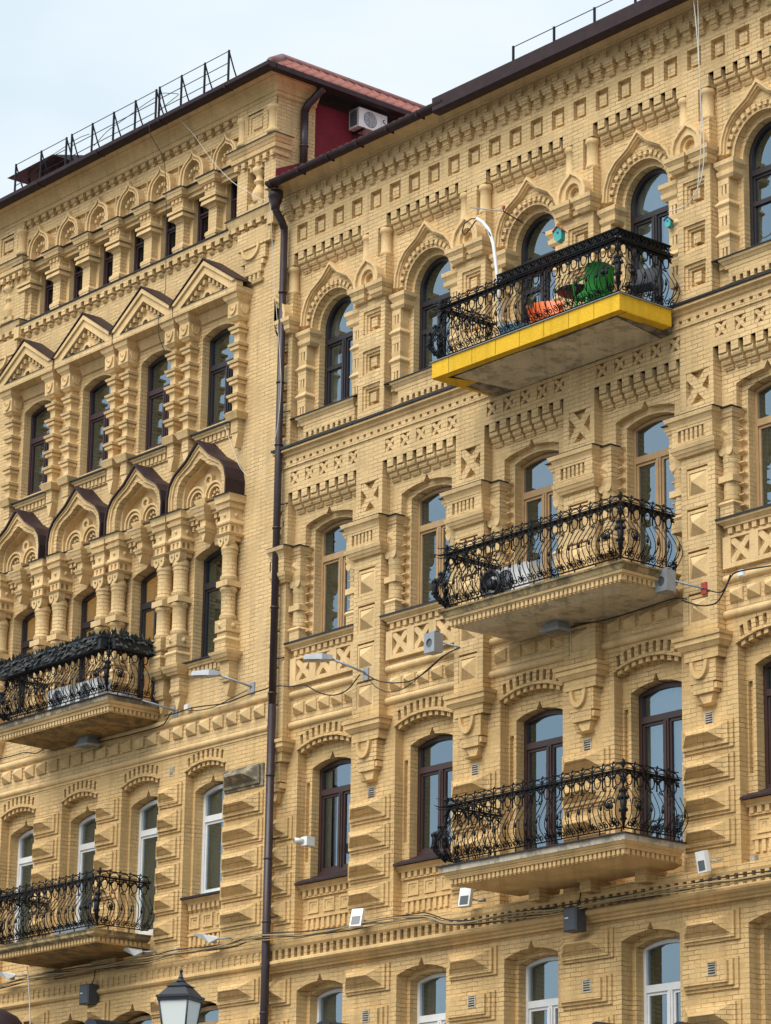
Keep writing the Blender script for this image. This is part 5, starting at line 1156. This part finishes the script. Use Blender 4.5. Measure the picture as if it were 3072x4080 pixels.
def wedge(lab, x, z):
    e = tag(empty('floodlight', (x, -.25, z)), lab, 'floodlight', 'white wedge floodlights on the left house'); m = MB('white_plastic')
    m.add([(-.34, -.20, .08), (-.34, .14, .08), (.02, -.20, .03), (.02, .14, .03), (-.30, -.18, .055), (-.30, .12, .055), (.10, -.10, -.13), (.10, .08, -.13), (.24, 0, -.05)], [(0, 2, 3, 1), (0, 4, 6, 2), (1, 3, 7, 5), (0, 1, 5, 4), (4, 5, 7, 6), (2, 6, 8), (3, 8, 7), (6, 7, 8), (2, 8, 3)])
    m.build('housing', e); a = MB('grey_metal'); a.tube([(.08, 0, -.04), (.28, .1, -.05), (.38, .22, -.04)], .022, 5); a.box(.0, .06, -.05, .02, -.125, -.10); a.build('arm', e)
wedge('white wedge floodlight on the left house next to the drainpipe above the cables', -1.60, 10.40); wedge('white wedge floodlight at the right end of the lower left balcony', -4.05, 10.40); wedge('white wedge floodlight below the lower left balcony, leftmost of its kind', -8.55, 10.37)
def speaker(lab, x, z):
    m = MB('charcoal'); m.box(-.16, .16, -.20, .20, -.22, .0); m.frus((-.16, .16, -.20, .20), -.22, (-.13, .13, -.18, .18), -.25)
    e = tag(empty('loudspeaker', (x, -.06, z)), lab, 'loudspeaker', 'dark loudspeakers below the lower belt'); m.build('cabinet', e); a = MB('tin'); a.box(-.04, .04, -.06, .10, .0, .10); a.tube([(0, -.05, .20), (0, .0, .34), (0, .02, .5)], .010, 4); a.build('bracket', e)
    b_ = MB('white_plastic'); b_.box(-.10, -.02, .01, .03, -.2525, -.2502); b_.build('badge', e)
speaker('dark grey loudspeaker on the left house below the lower left balcony', -5.72, 9.69); speaker('dark grey loudspeaker on the right house below the lower right balcony', 8.42, 9.62)
cm = tag(empty('security_camera', (.86, .12, 11.97)), 'small white security camera beside the brown window near the drainpipe', 'camera'); m = MB('white_plastic'); m.box(-.08, .10, -.09, .08, -.10, .09); m.build('housing', cm)
m = MB('white_plastic'); m.tube([(-.02, -.10, .0), (-.10, -.24, .01)], .05, 10); m.build('barrel', cm); m = MB('black_plastic'); m.tube([(-.10, -.241, .01), (-.105, -.25, .01)], .036, 10); m.build('lens', cm)
for n_, (x, y, z, lab) in enumerate(((-2.81, -.08, 15.12, 'small white junction box on the cable above the pyramids left of the drainpipe'), (12.10, .12, 14.91, 'small white junction box on the cable at the right edge of the right house'), (12.24, .12, 10.19, 'small cream junction box near the right edge above the lower belt'), (-2.95, -.02, 10.30, 'small cream junction box above the lower belt between the two right wedge floodlights'))):
    m = MB('white_plastic' if n_ < 2 else 'whitewash'); m.box(-.06, .06, -.055, .055, -.05, .03); m.box(-.05, .05, -.045, .045, -.06, -.05); m.tube([(-.06, -.01, -.03), (-.12, 0, -.06)], .012, 5); tag(m.build('junction_box', None, (x, y, z)), lab, 'junction box', 'junction boxes on the cables')
# ================================================================ cables
def cable(lab, pts, y, r_=.014, mat='cable_black', jit=.0, wav=.0, name='cable', seed=0):
    rn = random.Random(seed); P = []
    for (a, b_) in zip(pts, pts[1:]):
        for t in (0, .25, .5, .75): P.append((a[0] + (b_[0] - a[0]) * t, (a[2] if len(a) > 2 else y), a[1] + (b_[1] - a[1]) * t))
    P.append((pts[-1][0], (pts[-1][2] if len(pts[-1]) > 2 else y), pts[-1][1]))
    for _ in range(2): P = [P[0]] + [tuple((P[i - 1][q] + 2 * P[i][q] + P[i + 1][q]) / 4 for q in range(3)) for i in range(1, len(P) - 1)] + [P[-1]]
    if jit: P = [(a + rn.uniform(-jit, jit), b_ + rn.uniform(-jit, jit) * .6, c_ + wav * math.sin(a * 1.7 + seed * 2.1) + rn.uniform(-jit, jit)) for a, b_, c_ in P]
    m = MB(mat); m.tube(P, r_, 5); return tag(m.build(name), lab, 'cable')
cable('black cable sagging along the left house above the row of pyramids', [(-3.51, 15.07), (-3.18, 15.05), (-2.69, 15.08), (-2.27, 15.05), (-1.67, 14.99), (-1.38, 14.99), (-.8, 15.04), (-.23, 15.05)], -.12)
cable('second black cable looping below the arm lamp nearest the drainpipe', [(-2.7, 15.03), (-2.3, 14.97), (-1.9, 14.96), (-1.5, 15.02), (-1.0, 15.10), (-.82, 15.12)], -.13, .009)
cable('black cable running from the drainpipe to the lamp on the pilaster', [(-.2, 15.04), (-.07, 15.07), (.3, 15.02), (.55, 14.95), (.98, 14.94), (1.4, 14.7), (1.78, 14.57), (2.1, 14.56), (2.32, 14.61), (2.63, 14.83)], -.14, .013)
cable('upper black cable sagging from the pilaster lamp to the box floodlight', [(2.75, 14.83), (3.13, 14.62), (3.6, 14.50), (4.08, 14.45), (4.5, 14.56), (5.0, 14.79), (5.4, 14.85)], -.12, .013)
cable('lower black cable sagging from the pilaster lamp to the box floodlight', [(2.9, 14.72), (3.13, 14.49), (3.47, 14.34), (3.83, 14.32), (4.2, 14.42), (4.6, 14.6), (5.0, 14.76)], -.16, .009)
cable('black cable looping under the white junction box at the right edge', [(10.95, 14.64), (11.37, 14.45), (11.74, 14.42), (11.93, 14.63), (12.09, 14.88), (12.49, 14.86), (13.2, 14.80), (14.6, 14.82)], -.12)
cable('short black cable from the red bracket to the junction box', [(11.45, 14.74), (11.67, 14.64), (11.86, 14.58), (11.98, 14.67), (12.07, 14.85)], -.14, .012)
cable('black cable under the slab of the middle right balcony', [(8.3, 14.74), (9.04, 14.66), (10.0, 14.70), (10.75, 14.74), (11.0, 14.66)], -.05, .013)
cable('black cable under the slab of the upper left balcony', [(-5.8, 14.88), (-4.72, 14.86), (-3.9, 14.86), (-3.55, 14.88), (-3.42, 15.01), (-3.3, 15.10)], -.12, .014)
cable('black cable left of the upper left balcony slab', [(-10.5, 15.12), (-9.64, 15.11), (-8.99, 15.1), (-8.61, 15.11), (-8.16, 15.0), (-7.9, 15.06)], -.10, .013)
base = [(-10.5, 10.12), (-9.07, 10.15), (-8.15, 10.22), (-7.23, 10.22), (-6.04, 10.2), (-4.88, 10.21), (-3.59, 10.19), (-2.69, 10.22), (-1.82, 10.2), (-.96, 10.2), (-.54, 10.26), (.16, 10.24), (1.17, 10.14), (2.2, 10.14), (3.63, 10.15), (4.7, 10.11), (5.1, 9.96), (5.42, 9.89), (6.1, 9.86), (7.2, 9.86), (8.03, 9.82), (9.23, 9.85), (10.38, 9.85), (11.49, 9.85), (12.8, 9.84), (14.6, 9.9)]
for i, (dz, dy, r_, mt) in enumerate(((.02, -.19, .016, 'cable_black'), (-.01, -.22, .015, 'cable_tan'), (-.035, -.18, .014, 'cable_black'), (.0, -.25, .017, 'cable_tan'), (-.055, -.23, .012, 'cable_tan'), (.035, -.23, .012, 'cable_black'))):
    o = cable(('black' if mt == 'cable_black' else 'tan painted') + ' cable in the bundle that runs along the lower belt of both houses', [(a, b_ + dz) for a, b_ in base], dy, r_, mt, .006, .022, seed=i + 1); o['group'] = ('black' if mt == 'cable_black' else 'tan') + ' cables of the bundle on the lower belt'
cable('thin pale cord slanting down from the eaves across the arcade of the left house', [(-3.38, 27.98, -.45), (-3.1, 27.61, -.30), (-2.45, 26.80, -.28), (-2.1, 26.42, -.28), (-1.58, 25.93, -.28), (-1.1, 25.6, -.28), (-.72, 25.33, -.28), (-.34, 25.14, -.28)], -.25, .006, 'cable_white')
cable('long pale cord hanging beside the drainpipe and looping back over the ogee gable', [(-.34, 25.14), (-.28, 24.77), (-.22, 24.2), (-.16, 23.6), (-.05, 22.9), (.07, 22.11), (.2, 21.2), (.16, 20.57), (.08, 20.07), (-.2, 19.61), (-.55, 19.43), (-.82, 19.43), (-1.12, 19.73), (-1.44, 20.34), (-1.62, 20.67)], -.27, .006, 'cable_white')
cable('pale cord hanging from the roof down the rightmost arched window pier', [(11.75, 25.5), (11.8, 25.1), (11.88, 24.26), (11.93, 23.17), (11.98, 22.54), (11.99, 22.08), (11.90, 21.66), (11.58, 21.34), (11.12, 21.38)], -.50, .009, 'cable_white')
cable('second thin grey cord beside the pale cord on the rightmost pier', [(11.90, 25.5), (11.92, 25.0), (11.92, 23.78), (11.95, 22.86), (11.93, 22.25), (11.82, 21.4)], -.52, .007, 'cable_white')
cable('thin black cable hanging from the eaves of the left house between two arches', [(-4.05, 28.0, -.72), (-4.0, 27.4, -.3), (-3.97, 26.5, -.25), (-3.9, 24.8, -.25), (-3.80, 23.7, -.48), (-3.76, 22.84, -.30)], -.3, .008)
cable('thin pale cord hanging down from the lower left balcony', [(-6.89, 10.29), (-6.79, 9.83), (-6.68, 9.12), (-6.6, 8.2)], -.9, .012, 'cable_white')
# ================================================================ rails on the roofs
def roof_rail(lab, xs, y, zt, zf, brace=.42, rails=(0, .27, .52), x1=None):
    e = tag(empty('roof_railing', (xs[0], y, zf)), lab, 'railing', 'railings on the roofs')
    H = zt - zf
    for x in xs:
        p = MB('iron'); p.box(x - xs[0] - .018, x - xs[0] + .018, -.02, H + .02, -.018, .018); p.tube([(x - xs[0], 0, H), (x - xs[0] + .0, brace * .35, H * .55), (x - xs[0], brace * .72, .14)], .016, 4) if brace else None; p.build('post', e)
    m = MB('iron')
    for dz in rails: m.tube([(0, 0, H - dz), (xs[-1] - xs[0] if x1 is None else x1 - xs[0], 0, H - dz)], .012, 4)
    m.build('rail', e)
roof_rail('iron railing section at the left end of the left roof', [-10.18, -9.14, -8.13], -.1, 29.11, 28.28)
roof_rail('iron railing section in the middle of the left roof', [-7.92, -7.11, -6.29, -5.47, -4.70], -.1, 29.12, 28.28)
roof_rail('iron railing section nearest the corner of the left roof', [-4.58, -3.78, -2.95, -2.11], -.1, 29.14, 28.28)
roof_rail('thin single railing on the roof of the right house', [7.0, 8.1, 9.16, 10.2, 11.3, 12.4], -.32, 25.95, 25.45, 0, (0,))
for nm, pp in (('loose black wire tangled in the roof railing of the left house near its middle', [(-7.0, 28.55), (-6.5, 28.75), (-6.0, 28.80), (-5.6, 28.85), (-5.1, 28.92), (-4.6, 28.95)]), ('loose black wire drooping in the right part of the left roof railing', [(-4.5, 28.98), (-4.0, 28.80), (-3.8, 28.72), (-4.2, 28.66), (-4.6, 28.55)]), ('loose black wire in the left part of the left roof railing', [(-9.9, 28.5), (-9.3, 28.72), (-8.8, 28.85), (-8.2, 28.9), (-7.6, 28.95), (-7.2, 28.9)])):
    cable(nm, pp, -.12, .008)
# ================================================================ street: lantern, awnings, ground
ln = tag(empty('street_lamp', (19.06, -16, -.11)), 'black street lantern with frosted glass in front of the left house', 'street lamp')
m = MB('lamp_black'); m.lathe(0, 0, [(.16, -.3), (.16, .2), (.11, .3), (.08, .9), (.06, 1.0), (.05, 4.95), (.07, 5.0)], 14); m.build('post', ln)
m = MB('lamp_black')
def pyrf(m, n, r0_, z0, r1_, z1, mat=None, rot=0.0):
    v = [(r0_ * math.cos(2 * math.pi * i / n + rot), r0_ * math.sin(2 * math.pi * i / n + rot), z0) for i in range(n)] + [(r1_ * math.cos(2 * math.pi * i / n + rot), r1_ * math.sin(2 * math.pi * i / n + rot), z1) for i in range(n)]
    m.add(v, [(i, (i + 1) % n, (i + 1) % n + n, i + n) for i in range(n)] + [tuple(range(n))[::-1], tuple(range(n, 2 * n))], mat)
rt_ = R(45 + 28)
pyrf(m, 4, .275, 5.925, .275, 5.95, rot=rt_); pyrf(m, 4, .25, 5.95, .14, 6.045, rot=rt_); pyrf(m, 4, .16, 6.045, .16, 6.055, rot=rt_); pyrf(m, 4, .14, 6.055, .055, 6.10, rot=rt_)
m.lathe(0, 0, [(.055, 6.10), (.036, 6.12), (.026, 6.14), (.034, 6.145), (.022, 6.15), (.020, 6.17), (.010, 6.195), (.016, 6.20), (.022, 6.215), (.014, 6.23), (.004, 6.24)], 12); m.build('cap', ln)
gq = MB('lantern_glass'); pyrf(gq, 4, .15, 5.42, .235, 5.90, rot=rt_); gq.build('glass_housing', ln)
fr = MB('lamp_black'); pyrf(fr, 4, .255, 5.89, .262, 5.925, rot=rt_); pyrf(fr, 4, .165, 5.37, .16, 5.42, rot=rt_)
for i in range(4):
    a = math.pi / 2 * i + rt_; fr.tube([(.155 * math.cos(a), .155 * math.sin(a), 5.41), (.24 * math.cos(a), .24 * math.sin(a), 5.905)], .011, 5)
fr.lathe(0, 0, [(.05, 4.95), (.08, 5.1), (.05, 5.2), (.15, 5.34), (.15, 5.37)], 12); fr.build('lantern_frame', ln)
def awning(lab, x, y, z, r_, L2, mat):
    m = MB(mat); p = [(x + r_ * math.cos(R(t)), z - r_ + r_ * math.sin(R(t))) for t in range(0, 181, 15)]
    n = len(p); m.add([(a, y, b_) for a, b_ in p] + [(a, y + L2, b_) for a, b_ in p], [(i, i + 1, i + 1 + n, i + n) for i in range(n - 1)] + [tuple(range(n))], smooth=False)
    tag(m.build('awning'), lab, 'awning', 'small dark domed awnings at the bottom edge')
awning('small dark domed awning at the bottom edge, in the left house', -4.58, -.9, 9.05, .30, .9, 'lamp_black')
awning('small dark domed awning at the bottom edge under the first window right of the drainpipe', 2.30, -.6, 8.44, .34, .7, 'lamp_black')
awning('small dark domed awning at the bottom edge under the right house speaker', 9.36, -.6, 7.82, .24, .7, 'lamp_black'); awning('small dark domed awning at the bottom edge, rightmost of its kind', 11.22, -.6, 7.66, .24, .7, 'lamp_black')
m = MB('awning_dark'); m.lathe(0, 0, [(.98, -.9), (.97, -.3), (.90, -.02), (.72, .20), (.45, .34), (.1, .40)], 24); tag(m.build('canopy', None, (-8.30, -1.0, 9.20)), 'large dark round canopy in the bottom left corner', 'canopy')
# ground, road and pavement
g_ = MB('pavement'); g_.add([(-600, -900, 0), (900, -900, 0), (900, 900, 0), (-600, 900, 0)], [(0, 1, 2, 3)], 'pavement'); tag(g_.build('ground'), kind='structure')
g_ = MB('asphalt'); g_.add([(-300, -13, .004), (400, -13, .004), (400, -5, .004), (-300, -5, .004)], [(0, 1, 2, 3)], 'asphalt'); tag(g_.build('road'), kind='structure')
g_ = MB('pavement'); g_.box(-300, 400, -.2, .12, -5, -.3); tag(g_.build('pavement'), kind='structure')
